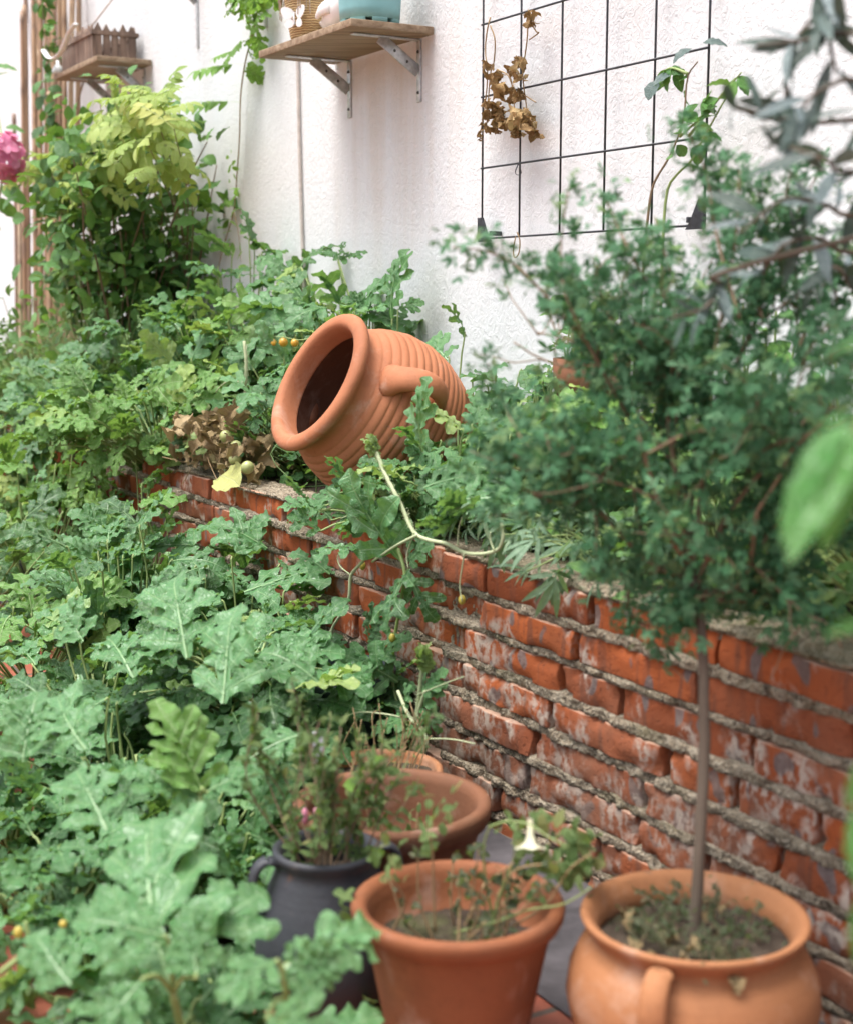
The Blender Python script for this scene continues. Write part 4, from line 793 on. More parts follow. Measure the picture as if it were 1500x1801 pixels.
for q_, (u, n, R__, lb_) in enumerate(((-1.62, .14, (.20, .12, .40), 'melon plant with broad leaves resting on the bricks left of the jar'), (-1.18, .15, (.20, .11, .37), 'melon plant standing against the bricks just below the jar'), (-.86, .14, (.13, .10, .30), 'melon plant in the shaded gap behind the green plastic pot'))):
    melon(lb_, W(u, n, 0), R__, 44 if q_ < 2 else 26, (.10, .145), 220 + q_, varc=.55).done()
# vine over the middle of the wall
V_ = Plant('melon_vine', 'hairy pale melon vine looping over the brick wall edge by the jar', 'vine', W(-.78, .05, .45), None, 21)
def vp(L, n): return [pn(x, y, n) for x, y in L]
V_.stem(vp([(660, 790), (668, 810), (678, 835), (704, 885), (728, 936), (755, 950), (784, 956), (816, 972), (850, 974), (876, 966), (884, 945), (880, 920)], .07), .0042, .0030, 'stem_pale', 40, 8); V_.stem(vp([(732, 942), (700, 958), (672, 976), (655, 988)], .08), .0030, .0024, 'stem_pale', 16)
V_.stem(vp([(650, 968), (636, 990), (618, 1012), (614, 1052), (600, 1080), (584, 1108), (583, 1146), (562, 1185)], .09), .0036, .0026, 'stem_pale', 30); V_.stem(vp([(700, 965), (712, 1010), (705, 1060), (695, 1120), (690, 1190), (700, 1240), (728, 1300)], .06), .0034, .003, 'stem', 30)
for L in ([(618, 1012), (598, 995), (596, 975), (622, 962)], [(612, 1052), (604, 1062), (586, 1056)], [(583, 1108), (566, 1120), (548, 1105)], [(816, 972), (812, 1000), (808, 1030), (812, 1058)], [(704, 885), (670, 900), (620, 905), (600, 912)], [(728, 936), (716, 975), (718, 1000)], [(804, 960), (806, 930), (812, 910)], [(868, 968), (862, 950), (862, 935)]): V_.stem(vp(L, .075), .0016, .001, 'stem_pale', 14, 5)
def furry(P_, pts, rad, n, seed):
    r = np.random.default_rng(seed); s_ = spline(pts, 60); m = P_.mb('hair', 'stem_pale')
    for k in range(n): p = s_[r.integers(0, 60)]; d = nrm(r.normal(0, 1, 3)); m.tube([p, p + d * rad * r.uniform(1.6, 2.6)], .00035, 3, .95, cap=False)
def bud_tip(P_, c, d, s_, seed):
    r = np.random.default_rng(seed); n = 16; P_.leaf(MELS + [ovs], c + nrm(d) * np.linspace(-.5, .5, n)[:, None] * s_ + r.normal(0, s_ * .08, (n, 3)), nrm(nrm(d) + r.normal(0, .35, (n, 3))), nrm(r.normal(0, 1, (n, 3))), s_ * r.uniform(.7, 1.2, n), .95, 'melon')
furry(V_, vp([(660, 790), (678, 835), (704, 885), (728, 936)], .07), .0042, 260, 1); bud_tip(V_, pn(662, 796, .07), (-.3, 0, 1), .028, 2)
for x, y in ((690, 1122), (680, 1205), (812, 1055), (638, 995), (568, 1082)): V_.mb('bud', 'bud', 1).ball(pn(x, y, .07), .0065, 10, 8, .5, (1, 1, 1.4))
NW = nrm(WN * .9 + ZUP * .6)
for b_, t_, T, v, n0, n1 in (((705, 985), (592, 862), MEL[0], .62, .05, .12), ((745, 795), (722, 678), MEL[0], .55, .02, .06), ((640, 960), (560, 950), MEL[3], .5, .08, .12), ((720, 1000), (660, 1090), MEL[6], .15, .05, .09), ((725, 1010), (745, 1085), MEL[3], .15, .05, .09), ((715, 990), (745, 960), MEL[6], .3, .05, .08), ((700, 1200), (608, 1150), MEL[0], .5, .06, .12), ((650, 1130), (660, 1065), MEL[2], .2, .05, .07), ((770, 830), (880, 800), MEL[1], .62, .0, .05), ((745, 860), (830, 830), MEL[4], .55, .03, .06), ((790, 900), (755, 865), MEL[3], .5, .05, .08), ((800, 880), (900, 860), MEL[0], .6, .02, .06), ((800, 930), (745, 905), MEL[4], .6, .06, .1), ((830, 900), (770, 870), MEL[2], .7, .04, .09)):
    V_.hp(b_, t_, n0, NW, T, v, 'melon', -.05)
V_.done()
S_ = Plant('melon_seedling', 'young melon shoot with pale furry stems standing in the small pot', 'plant', SP + WU * .09 + ZUP * .14, None, 22); c = pn(738, 1325, .14)
for L in ([(735, 1328), (728, 1290), (735, 1240), (743, 1165)], [(742, 1328), (738, 1290), (715, 1250), (700, 1215)], [(745, 1325), (750, 1300), (735, 1262), (748, 1215)]): S_.stem([pn(x, y, .14) for x, y in L], .0045, .003, 'stem_pale', 16, 8)
furry(S_, [pn(x, y, .14) for x, y in ((735, 1328), (728, 1290), (735, 1240), (743, 1165))], .004, 200, 3); bud_tip(S_, pn(745, 1170, .14), (.1, 0, 1), .03, 4)
for b_, t_, T, v in (((735, 1250), (768, 1200), MELS[0], .4), ((720, 1260), (660, 1275), MELS[2], .45), ((745, 1250), (760, 1290), MELS[1], .3), ((715, 1240), (700, 1210), MELS[3], .5), ((740, 1215), (775, 1180), MELS[4], .45), ((735, 1275), (690, 1300), MELS[0], .3)): S_.hp(b_, t_, .14, NW, T, v, 'melon', -.03)
S_.stem([pn(735, 1300, .15), pn(790, 1300, .16), pn(835, 1308, .16)], .0016, .001, 'stem_pale', 14, 5); S_.stem([pn(732, 1275, .15), pn(690, 1258, .2), pn(620, 1255, .24), pn(590, 1290, .25)], .0018, .001, 'stem_pale', 16, 5); S_.stem([pn(735, 1222, .15), pn(775, 1205, .15), pn(815, 1190, .15)], .0014, .001, 'stem_pale', 12, 5); S_.done()

# plants standing in the pots
def herb(name, label, at, n, hgt, spread, leaf, size, mat, seed, lf=14, stemmat='twig', leanv=(0, 0), sr=.0014):
    P_ = Plant(name, label, 'plant', at, None, seed); r = P_.r
    for k in range(n):
        a = r.uniform(0, 6.28); ro = spread[0] * math.sqrt(r.random()); b = P_.at + [math.cos(a) * ro, math.sin(a) * ro, 0]; ho = spread[1] * r.uniform(.3, 1); t = P_.at + [math.cos(a) * ho + leanv[0], math.sin(a) * ho + leanv[1], hgt * r.uniform(.55, 1)]; m_ = (b + t) / 2 + r.normal(0, hgt * .1, 3)
        p = spline([b, m_, t], 14); P_.stem([b, m_, t], sr, sr * .6, stemmat, 14, 5); i = r.integers(4, 14, lf); D_ = nrm(r.normal(0, 1, (lf, 3)) + [0, 0, .4]); P_.leaf(leaf, p[i], D_, nrm(r.normal(0, .5, (lf, 3)) + LIGHT), size * r.uniform(.6, 1.2, lf), gvar(r, lf, .45, .25), mat)
    return P_
Hj = herb('potted_herb', 'leggy dry herb with small leaves growing in the charcoal jug', GP + ZUP * .178, 26, .24, (.045, .13), [ovt, ovs] + TRE[1:2], .019, 'herb', 31, 34, leanv=(.02, .02))
Hj.leaf(OVAL, np.array([pd(650, 1360, 2.0), pd(645, 1385, 2.0)]), nrm(np.array([[.3, -.2, .5], [-.4, -.3, .2]])), CF, .035, .5, 'vine'); Hj.mb('flower', 'petal_pink', 1).ball(pd(537, 1435, 1.98), .008, 8, 6, .6, (.6, .6, 1.6)); Hj.mb('flower', 'petal_pink', 1).ball(pd(556, 1430, 1.98), .006, 8, 6, .7, (.6, .6, 1.5)); Hj.done()
Pm = herb('withered_petunia', 'withered petunia with one white trumpet flower in the flared orange pot', MP + ZUP * .148, 18, .14, (.06, .14), [ovt, DRY[0]], .015, 'greyweed', 32, 6, 'drystem', sr=.0016)
r = Pm.r
for L in ([(765, 1640), (762, 1560), (760, 1500), (755, 1470)], [(690, 1640), (712, 1590), (700, 1560), (680, 1545)], [(860, 1640), (880, 1570), (900, 1520), (905, 1490)], [(800, 1640), (870, 1622), (930, 1600), (990, 1590), (1040, 1560)], [(900, 1630), (960, 1590), (1000, 1530), (1040, 1500)], [(870, 1630), (855, 1560), (850, 1490), (862, 1450)], [(860, 1455), (890, 1445), (930, 1450), (960, 1470), (1000, 1490)]): Pm.stem([pd(x, y, 1.80 - .02 * k) for k, (x, y) in enumerate(L)], .0017, .0010, 'drystem' if r.random() < .6 else 'stem', 18, 6)
for (x, y, k, s) in ((678, 1505, 10, .022), (700, 1520, 6, .02), (750, 1480, 8, .02), (790, 1430, 8, .018), (760, 1420, 6, .018), (905, 1460, 8, .022), (935, 1500, 10, .024), (985, 1520, 20, .026), (1020, 1510, 20, .026), (1000, 1480, 10, .024), (1040, 1490, 8, .022), (960, 1440, 8, .024), (920, 1560, 6, .022), (600, 1590, 8, .018)):
    P0 = np.array([pd(x + r.normal(0, 14), y + r.normal(0, 14), 1.80 + r.normal(0, .025)) for _ in range(k)]); Pm.leaf(OVAL + WEED, P0, nrm(r.normal(0, 1, (k, 3)) + [0, 0, -.1]), nrm(LIGHT + r.normal(0, .5, (k, 3))), s * r.uniform(.7, 1.3, k), gvar(r, k, .7, .2), 'herb')
fc = pd(932, 1482, 1.78); fa_ = nrm(np.array([.0, -.35, -1.0])); m = Pm.mb('flower', 'petal_cream'); m.lathe([(.003, -.028), (.004, -.012), (.007, 0), (.014, .006), (.019, .007)], 30, axes(fa_), fc); m.v[-1] += np.outer(.0012 * np.sin(np.arange(len(m.v[-1])) * 5 * 2 * np.pi / 30), fa_); Pm.done()
Wd = herb('pot_weeds', 'low clover like weeds round the trunk in the round pot', RP + ZUP * .180, 34, .05, (.10, .10), [ovt] + TRE[:2], .012, 'greyweed', 33, 10, 'twig', sr=.0008); Wd.leaf([ovt], Wd.at + np.c_[Wd.r.normal(0, .05, (160, 2)), Wd.r.uniform(0, .05, 160)], nrm(Wd.r.normal(0, 1, (160, 3)) + [0, 0, .4]), nrm(Wd.r.normal(0, .4, (160, 3)) + ZUP), .010, gvar(Wd.r, 160, .5, .3), 'greyweed'); Wd.leaf(DRY, Wd.at + np.c_[Wd.r.normal(0, .05, (14, 2)), np.full(14, .012)], Wd.r.normal(0, 1, (14, 3)), ZUP, .022, gvar(Wd.r, 14, .4, .2), 'straw'); Wd.done()
herb('dry_stalks', 'tangle of dry stalks and seed heads in the small pot', SP + ZUP * .145, 26, .13, (.06, .10), [ovt], .010, 'herb', 34, 8, 'drystem').done()
Bq = herb('pot_weeds', 'few grey weeds at the bottom of the wide brown pot', BP + ZUP * .108, 12, .09, (.06, .07), [ovt, ovs], .016, 'herb', 35, 8, 'drystem'); Bq.done()
b = MB(); p0 = pd(560, 1315, 2.2); b.box((.018, .003, .05), None, p0, bev=.001); tag(b.build('plant_label', M['label_grey']), 'small grey plastic plant tag standing beside the jug herb', 'plant tag')

# ------------------------------------------------------------------ standard tree in the round pot
Tt = Plant('standard_tree', 'slim standard tree with fine dark green leaves in the round pot', 'tree', RP + ZUP * .178, None, 41); r = Tt.r
base = RP + ZUP * .17; tp_ = [base, pd(1229, 1500, 1.745), pd(1237, 1330, 1.76), pd(1236, 1180, 1.77), pd(1228, 1060, 1.78), pd(1210, 985, 1.79)]
Tt.stem(tp_, .0078, .0060, 'bark', 40, 12, 'trunk'); Tt.mb('trunk', 'bark').v[-1] += (.0012 * fbm(Tt.mb('trunk', 'bark').v[-1], 60, 3, 2))[:, None]
ends = []
CR = pd(1225, 700, 1.80)
def limb(p, d, L, rad, dep):
    n = 5; P_ = [p]; dd = nrm(d)
    for k in range(n): dd = nrm(dd + r.normal(0, .22, 3) + ZUP * .06); P_.append(P_[-1] + dd * L / n)
    Tt.stem(P_, rad, rad * .55, 'twig', 12, 6, 'limb'); P_ = np.array(P_); ends.append((spline(P_, 14), L))
    if dep > 0:
        for k in range(4 if dep > 1 else 3):
            q = P_[r.integers(2, n + 1)]; limb(q, nrm(dd * .7 + nrm(r.normal(0, 1, 3)) * .9 + ZUP * .1), L * r.uniform(.5, .75), rad * .55, dep - 1)
for (x0, y0), (x1, y1), d1 in (((1205, 985), (1120, 760), 1.72), ((1205, 985), (1250, 640), 1.90), ((1215, 1020), (1010, 850), 1.80), ((1222, 1040), (1400, 760), 1.78), ((1215, 1010), (1330, 560), 1.86), ((1210, 990), (1150, 520), 1.80), ((1222, 1050), (1440, 930), 1.85), ((1218, 1030), (1060, 640), 1.92), ((1222, 1045), (1330, 900), 1.70)):
    a = pd(x0, y0, 1.785); b = pd(x1, y1, d1); mid = (a + b) / 2 + r.normal(0, .02, 3) - ZUP * .02; Tt.stem([a, mid, b], .0042, .0026, 'twig', 14, 7, 'limb'); ends.append((spline([a, mid, b], 14)[6:], .18))
    for k in range(5): q = spline([a, mid, b], 10)[r.integers(4, 10)]; limb(q, nrm((b - a) * 2 + r.normal(0, .3, 3)), r.uniform(.10, .17), .0022, 1)
# trim twigs to the crown's uneven outline, then leaves along them
def crown_ok(p):
    q = (p - CR) / np.array([.315, .26, .285]); return (q ** 2).sum(-1) < 1.05 + .8 * vnoise(p, 7, 5)
LP, LD = [], []
for pts, L in ends:
    k = int(22 + 95 * L); i = r.integers(0, len(pts), k); p = pts[i] + r.normal(0, .018, (k, 3)); ok = crown_ok(p); ok &= r.random(k) < np.clip(1.0 - (p[:, 2] - (CR[2] + .02)) / .26, .22, 1); LP.append(p[ok]); LD.append(nrm(np.gradient(pts, axis=0))[i][ok])
LP = np.vstack(LP); LD = np.vstack(LD); n = len(LP); Tt.leaf(TRE, LP, nrm(LD * .6 + r.normal(0, .55, (n, 3)) + [0, 0, -.05]), nrm(LIGHT + r.normal(0, .5, (n, 3))), r.uniform(.016, .029, n), gvar(r, n, .5, .28), 'tree', 'crown')
for L in ([(1340, 560), (1300, 440), (1270, 350), (1250, 280)], [(1400, 620), (1400, 480), (1380, 380), (1390, 300)], [(1460, 640), (1470, 520), (1440, 440)], [(1300, 560), (1260, 420), (1240, 300), (1200, 220)], [(1330, 560), (1350, 420), (1330, 330)], [(1400, 620), (1450, 500), (1490, 420)], [(1250, 640), (1180, 480), (1150, 380)], [(1060, 640), (1010, 520), (960, 470)], [(1400, 760), (1480, 650), (1540, 600)], [(1010, 850), (900, 800), (850, 800)], [(1440, 930), (1520, 900), (1560, 980)], [(1010, 850), (930, 790), (880, 700), (858, 640)], [(1060, 640), (960, 520), (880, 450), (795, 435)], [(1120, 760), (1010, 560), (985, 450), (1000, 330)], [(1150, 520), (1100, 430), (1060, 340)], [(1250, 640), (1290, 440), (1300, 300)], [(1330, 560), (1390, 400), (1440, 300)], [(1205, 1000), (1110, 1010), (1040, 1000)], [(1215, 1050), (1180, 1090)], [(1225, 1050), (1330, 1040), (1420, 1090)]):
    P_ = spline([pd(x, y, 1.80 + r.normal(0, .03)) for x, y in L], 16); Tt.stem(P_[::3], .0022, .001, 'twig', 16, 5, 'limb'); k = 125; i = r.integers(0, 16, k); p = P_[i] + r.normal(0, .014, (k, 3)); Tt.leaf(TRE, p, nrm(nrm(np.gradient(P_, axis=0))[i] * .6 + r.normal(0, .6, (k, 3))), nrm(LIGHT + r.normal(0, .5, (k, 3))), r.uniform(.015, .028, k), gvar(r, k, .6, .25), 'tree', 'crown')
Tt.done()

# dark feathery shrub at the right edge, on the planter
Fs = Plant('feathery_shrub', 'dark feathery shrub on the planter at the right edge', 'shrub', W(.42, -.28, .46), None, 43); r = Fs.r
for k in range(60):
    a = r.uniform(0, 6.28); b = Fs.at + [math.cos(a) * .04, math.sin(a) * .04, 0]; t = Fs.at + [math.cos(a) * r.uniform(.03, .22), math.sin(a) * r.uniform(.03, .22), r.uniform(.15, .48)]; p = spline([b, (b + t) / 2 + ZUP * .04, t], 16); Fs.stem([b, (b + t) / 2 + ZUP * .04, t], .0022, .001, 'twig', 10, 5)
    q = 60; i = r.integers(3, 16, q); Fs.leaf([lan], p[i], nrm(np.tile(nrm(t - b), (q, 1)) * .6 + r.normal(0, .6, (q, 3))), r.normal(0, 1, (q, 3)), r.uniform(.02, .045, q), gvar(r, q, .35, .2), 'tree')
Fs.done()

# olive tree reaching in from the right
Ol = Plant('olive_tree', 'olive tree branches with narrow silvery leaves reaching in from the right', 'tree', np.array([1.02, 1.62, 0]), None, 44); r = Ol.r
Ol.stem([Ol.at, Ol.at + [.02, .02, .6], Ol.at + [-.03, -.02, 1.1], Ol.at + [-.06, 0, 1.45]], .022, .012, 'bark', 24, 12, 'trunk'); hub = Ol.at + [-.03, -.02, 1.1]
for L, d in (([(1500, 60), (1420, 70), (1330, 80)], 1.5), ([(1520, 210), (1430, 215), (1350, 205), (1290, 190)], 1.52), ([(1530, 300), (1450, 280), (1390, 260)], 1.42), ([(1540, 375), (1450, 360), (1380, 350), (1300, 410)], 1.55), ([(1500, -40), (1440, 20), (1390, 90), (1380, 180)], 1.6), ([(1540, 140), (1460, 150), (1410, 190), (1400, 260)], 1.45), ([(1540, 440), (1440, 420), (1380, 430), (1340, 480)], 1.62), ([(1560, 520), (1470, 470), (1420, 500)], 1.66), ([(1300, 470), (1265, 500), (1240, 540), (1180, 560)], 1.6), ([(1480, -60), (1460, 60), (1470, 130)], 1.5)):
    P_ = [pd(x, y, d + r.normal(0, .02)) for x, y in L]; first = hub + (P_[0] - hub) * .5 + ZUP * .03; P_ = [hub + ZUP * r.uniform(-.1, .25), first] + P_; s_ = spline(P_, 40); Ol.stem(P_, .004, .0016, 'bark', 30, 6, 'limb'); q = 13; i = r.integers(18, 40, q); T_ = nrm(np.gradient(s_, axis=0)); Ol.leaf(OLI, s_[i], nrm(T_[i] * .5 + r.normal(0, .6, (q, 3))), nrm(r.normal(0, .6, (q, 3)) + LIGHT * .8), r.uniform(.045, .07, q), np.clip(r.choice([.12, .2, .35, .6, .85, .95], q) + r.normal(0, .06, q), 0, 1), 'olive', 'crown')
Ol.done()

# big soft leaves right at the right edge, close to the camera
Br = Plant('broad_leaf_plant', 'bright green broad leaved plant hanging close at the right edge', 'plant', np.array([.62, .95, 0]), None, 45)
Br.stem([Br.at, Br.at + [.0, .0, .5], pd(1640, 700, .92), pd(1500, 770, .90)], .005, .003); hubp = pd(1500, 755, .90)
for b_, t_, v, d0, d1, nh in (((1478, 745), (1362, 910), .6, .90, .86, (-.7, -.6, .5)), ((1490, 750), (1405, 940), .75, .90, .84, (-.2, -.8, .6)), ((1500, 760), (1475, 960), .55, .92, .90, (.2, -.7, .4)), ((1484, 748), (1378, 860), .7, .91, .88, (-.5, -.6, .8)), ((1510, 752), (1450, 900), .4, .93, .92, (.1, -.8, .5)), ((1520, 740), (1430, 730), .7, .92, .93, (-.2, -.3, 1)), ((1540, 1100), (1465, 1100), .6, .9, .88, (-.3, -.6, .7)), ((1530, 1330), (1480, 1420), .5, .9, .9, (-.5, -.7, .3)), ((1520, 1560), (1490, 1700), .45, .9, .9, (-.8, -.5, .2)), ((1510, 1420), (1488, 1560), .6, .92, .9, (-.8, -.5, .2)), ((1580, 580), (1450, 600), .6, .95, .97, (-.2, -.3, 1))):
    Br.hero(pd(*b_, d0), pd(*t_, d1), np.array(nh), BROAD, v, 'broad')
Br.stem([pd(1640, 700, .92), pd(1580, 1100, .93), pd(1540, 1400, .93), pd(1530, 1600, .93)], .004, .003); Br.done()

# rose canes by the trellis
Ro = Plant('climbing_rose', 'thin climbing rose canes at the right end of the trellis', 'rose', W(-.80, -.5, .46), None, 46); r = Ro.r
for L in ([(1120, 620), (1135, 420), (1150, 320), (1195, 240), (1210, 130), (1240, 100)], [(1160, 620), (1170, 350), (1210, 290), (1260, 200), (1300, 130)], [(1210, 240), (1270, 165), (1310, 120)], [(1195, 240), (1240, 200)], [(1210, 130), (1180, 120), (1160, 130)]):
    P_ = spline([pn(x, y, -.54) for x, y in L], 24); Ro.stem(P_[::3], .0035, .0015, 'twig' if r.random() < .3 else 'stem', 24, 6); k = 6; i = r.integers(8, 24, k); Ro.leaf(OVAL, P_[i], nrm(r.normal(0, 1, (k, 3)) + WN * .5), nrm(LIGHT + r.normal(0, .5, (k, 3))), r.uniform(.035, .055, k), gvar(r, k, .5, .25), 'bush')
Ro.leaf(OVAL, np.array([pn(1180, 128, -.54), pn(1160, 140, -.54), pn(1235, 75, -.54), pn(1215, 85, -.54)]), np.array([[-.7, -.4, -.3], [-.6, -.3, -.6], [.8, -.3, .1], [-.8, -.4, -.3]]), LIGHT, .05, .8, 'olive'); Ro.done()

# ------------------------------------------------------------------ planter bed
def bed(name, label, u, n, R, cnt, size, T, mat, seed, **kw):
    P_ = Plant(name, label, 'plant', W(u, n, .455), kw.pop('group', 'plants in the brick planter'), seed); P_.mound(R, cnt, size, T, mat, **kw); return P_
MW = dict(up=(-10, 50))
bed('melon_plant', 'broad leaved melon plant spilling over the wall left of the withered leaves', -2.40, -.06, (.34, .22, .26), 80, (.10, .15), MEL, 'melon_warm', 51, varc=.5, lean=(-.06, -.04, 0)).done()
for q_, (u, n, lb_) in enumerate(((-2.85, .02, 'melon plant hanging over the recessed bricks right of the cream petunias'), (-3.45, .0, 'melon plant hanging over the brick wall below the cream petunias'), (-4.2, .0, 'melon plant trailing over the far left stretch of the brick wall'))):
    P_ = Plant('melon_plant', lb_, 'plant', W(u, -.10, .46), 'plants in the brick planter', 150 + q_); r = P_.r; n_ = 46
    pts = Wv(np.c_[r.normal(u, .22, n_), .03 + r.uniform(0, .10, n_), .50 - r.random(n_) * .40]); P_.leaf(MEL, pts, nrm(WN * .5 - ZUP * .45 + r.normal(0, .4, (n_, 3))), nrm(WN * .8 + ZUP * .7 + r.normal(0, .25, (n_, 3))), r.uniform(.09, .14, n_), gvar(r, n_, .5, .2), 'melon_warm' if q_ != 1 else 'melon')
    for k in range(0, n_, 3): P_.stem([P_.at + WU * r.normal(0, .1), P_.at + (pts[k] - P_.at) * [.8, .8, 0] + ZUP * .06, pts[k]], .0026, .0018, 'stem', 12, 6)
    P_.mound((.26, .14, .22), 30, (.09, .13), MELS, 'melon_warm'); P_.done()
bed('melon_plant', 'melon plant on the planter edge near the cream petunias', -3.15, -.15, (.38, .26, .30), 66, (.11, .16), MELS, 'melon', 52).done()
bed('melon_plant', 'melon plant just left of the jar mouth', -1.88, -.30, (.28, .2, .36), 84, (.09, .13), MELS, 'melon', 53, varc=.55).done()
bed('melon_plant', 'silvery melon plant in the middle of the bed behind the withered leaves', -2.50, -.34, (.36, .22, .46), 120, (.10, .15), MELS, 'melon', 54, varc=.68).done()
bed('melon_plant', 'pale green melon plant behind the smooth leafy vegetable', -2.30, -.42, (.30, .18, .52), 90, (.10, .15), MELS, 'melon_warm', 64, varc=.6).done()
bed('melon_plant', 'melon plant at the wall behind the jar mouth with tall shoots', -2.05, -.50, (.26, .14, .60), 84, (.11, .16), MELS, 'melon', 55, varc=.55).done()
bed('melon_plant', 'melon plant at the wall to the left of the beige cable', -2.75, -.48, (.32, .16, .70), 110, (.11, .16), MELS, 'melon', 56, varc=.5).done()
bed('melon_plant', 'silvery leaved melon plant in the left half of the bed', -3.0, -.30, (.38, .20, .46), 100, (.10, .15), MELS, 'melon', 65, varc=.65).done()
bed('melon_plant', 'melon plant climbing low behind the jar body', -1.45, -.52, (.22, .1, .40), 44, (.10, .15), MELS, 'melon', 57).done()
Tl = Plant('melon_plant', 'tall single melon shoots standing against the white wall above the jar', 'plant', W(-1.95, -.56, .46), 'plants in the brick planter', 58)
for (bx, by), (tx, ty), T in (((530, 470), (575, 410), 1), ((595, 455), (640, 440), 4), ((595, 455), (560, 440), 2), ((595, 460), (600, 425), 0), ((690, 560), (688, 440), 0), ((520, 480), (470, 450), 3), ((700, 545), (740, 530), 4), ((655, 540), (610, 520), 2), ((660, 560), (720, 600), 1), ((530, 470), (500, 510), 4)):
    a = pn(bx, by, -.52); b = pd(tx, ty, (a - CAM) @ FW - .02); Tl.hero(a, b, nrm(WN + ZUP * .7), MEL[T], Tl.r.uniform(.3, .65), 'melon'); Tl.stem([Tl.at + Tl.r.normal(0, .03, 3) * [1, 1, 0], (Tl.at + a) / 2 + Tl.r.normal(0, .02, 3), a], .004, .0025)
Tl.done()
ww = [(-3.6, -.30, .40, .66, 'small leaved weed clump below the yellow green bush'), (-3.15, -.52, .26, .60, 'upright weed with pale seed spikes beside the bush'), (-4.2, -.22, .42, .56, 'low spreading weed in the middle of the bed at left'), (-4.7, -.35, .45, .40, 'weed clump in front of the bamboo canes'), (-3.5, -.22, .36, .34, 'toothed weed clump between the petunias and the bush'), (-5.4, -.3, .5, .40, 'far weed clump at the left edge of the bed'), (-2.95, -.3, .3, .36, 'soft grey green weed clump near the centre of the bed')]
for k, (u, n, rx, h, lb_) in enumerate(ww):
    P_ = bed('weed_plant', lb_, u, n, (rx, .2, h), 260, (.035, .07), WEED + OVAL, 'weed', 60 + k, pet=.0012, varc=.5, vars_=.25, inner=.35, flat=.5); r = P_.r
    for q in range(9):
        sp = P_.mb('seed_spike', 'weed', 1)
        b = P_.at + [r.normal(0, rx * .5), r.normal(0, .1), h * .75]; b = b - ZUP * h * .12; t = b + ZUP * r.uniform(.03, .07) + r.normal(0, .012, 3)
        for z in np.linspace(0, 1, 14): sp.ball(b + (t - b) * z + r.normal(0, .004, 3), .0065 * (1.2 - .5 * z), 6, 4, .7)
    P_.done()
# leafy weed spear in the bed, bright spinach like leaves, hairy upright shoot
Sv = Plant('hairy_shoot', 'pale hairy upright melon shoot standing left of the jar mouth', 'plant', pn(437, 720, -.14), None, 71); Sv.stem(vp([(436, 728), (433, 680), (434, 640), (430, 600)], -.14), .0055, .004, 'stem_pale', 16, 8)
for k in range(160): t = Sv.r.random(); p = pn(434, 725 - 120 * t, -.14); d = nrm(Sv.r.normal(0, 1, 3)); Sv.mb('hair', 'stem_pale').tube([p, p + d * .0095], .0005, 3, .9, cap=False)
Sv.stem(vp([(428, 672), (405, 670), (390, 678), (380, 690)], -.12), .002, .0012, 'stem_pale', 12, 5); Sv.done()
Sp = Plant('leafy_green', 'smooth bright green leafy vegetable in the middle of the bed', 'plant', pn(380, 660, -.22), None, 72)
for b_, t_, v in (((352, 645), (345, 600), .8), ((375, 645), (385, 600), .75), ((378, 648), (425, 605), .9), ((360, 650), (330, 620), .6), ((400, 655), (430, 640), .8), ((372, 720), (385, 690), .9)): Sp.hp(b_, t_, -.22, nrm(WN + ZUP * .5 + Sp.r.normal(0, .4, 3)), OVAL[0], v, 'vine')
Sp.stem([Sp.at, Sp.at + ZUP * -.15], .006); Sp.done()
# weeds on soil as ground cover
gc = MB(); r = np.random.default_rng(77); n = 3600; P_ = Wv(np.c_[r.uniform(-6.4, .9, n), r.uniform(-.62, -.13, n), .465 + r.random(n) ** 1.6 * .16]); place(gc, WEED[:2] + OVAL[:2], P_, nrm(r.normal(0, 1, (n, 3)) * [1, 1, .5]), nrm(ZUP + r.normal(0, .5, (n, 3))), r.uniform(.025, .055, n), gvar(r, n, .35, .22), r)
for k in range(400): p = Wv(np.array([[r.uniform(-5, .9), r.uniform(-.6, -.13), .462]]))[0]; gc.tube(spline([p, p + r.normal(0, .04, 3) + ZUP * .08, p + r.normal(0, .06, 3) + ZUP * .14], 6), .0014, 4, .6)
o = gc.build('ground_cover', M['weed']); tag(o, 'low tangled weeds covering the soil of the planter', 'ground cover', None, 'stuff')
# front floor clutter cover
gc = MB(); n = 420; P_ = np.c_[r.uniform(-.9, -.25, n), r.uniform(1.9, 3.1, n), .02 + r.random(n) * .10]; place(gc, MELS, P_, nrm(r.normal(0, 1, (n, 3)) * [1, 1, .4]), nrm(ZUP + r.normal(0, .4, (n, 3))), r.uniform(.05, .09, n), gvar(r, n, .35, .2), r); o = gc.build('undergrowth', M['melon']); tag(o, 'shaded low leaves under the melon plants on the tiles', 'ground cover', None, 'stuff')

# withered tomato, yellow tomatoes, yellow leaf, cream petunias
Dt = Plant('withered_tomato', 'withered tomato plant of crumpled brown leaves drooping over the bricks', 'plant', W(-1.98, -.10, .47), None, 81); r = Dt.r; n = 95
P_ = Wv(np.c_[r.normal(-1.97, .12, n), r.normal(-.06, .05, n), .52 + r.random(n) * .13]); Dt.leaf(DRY, P_, nrm(r.normal(0, .7, (n, 3)) - ZUP * .5), nrm(r.normal(0, .6, (n, 3)) + WN), r.uniform(.035, .07, n), gvar(r, n, .5, .22), 'straw')
for k in range(16): a = W(r.normal(-1.97, .1), -.1, .47); Dt.stem([a, a + r.normal(0, .05, 3) + ZUP * .1, a + r.normal(0, .09, 3) + ZUP * .06 + WN * .05], .002, .0012, 'drystem', 10, 5)
for x, y in ((398, 768), (416, 786), (414, 808), (436, 822)): b = MB(); b.ball(pn(x, y, -.03), .0165, 16, 12); b.build('tomato', M['tomato_green'], Dt.o)
Dt.done()
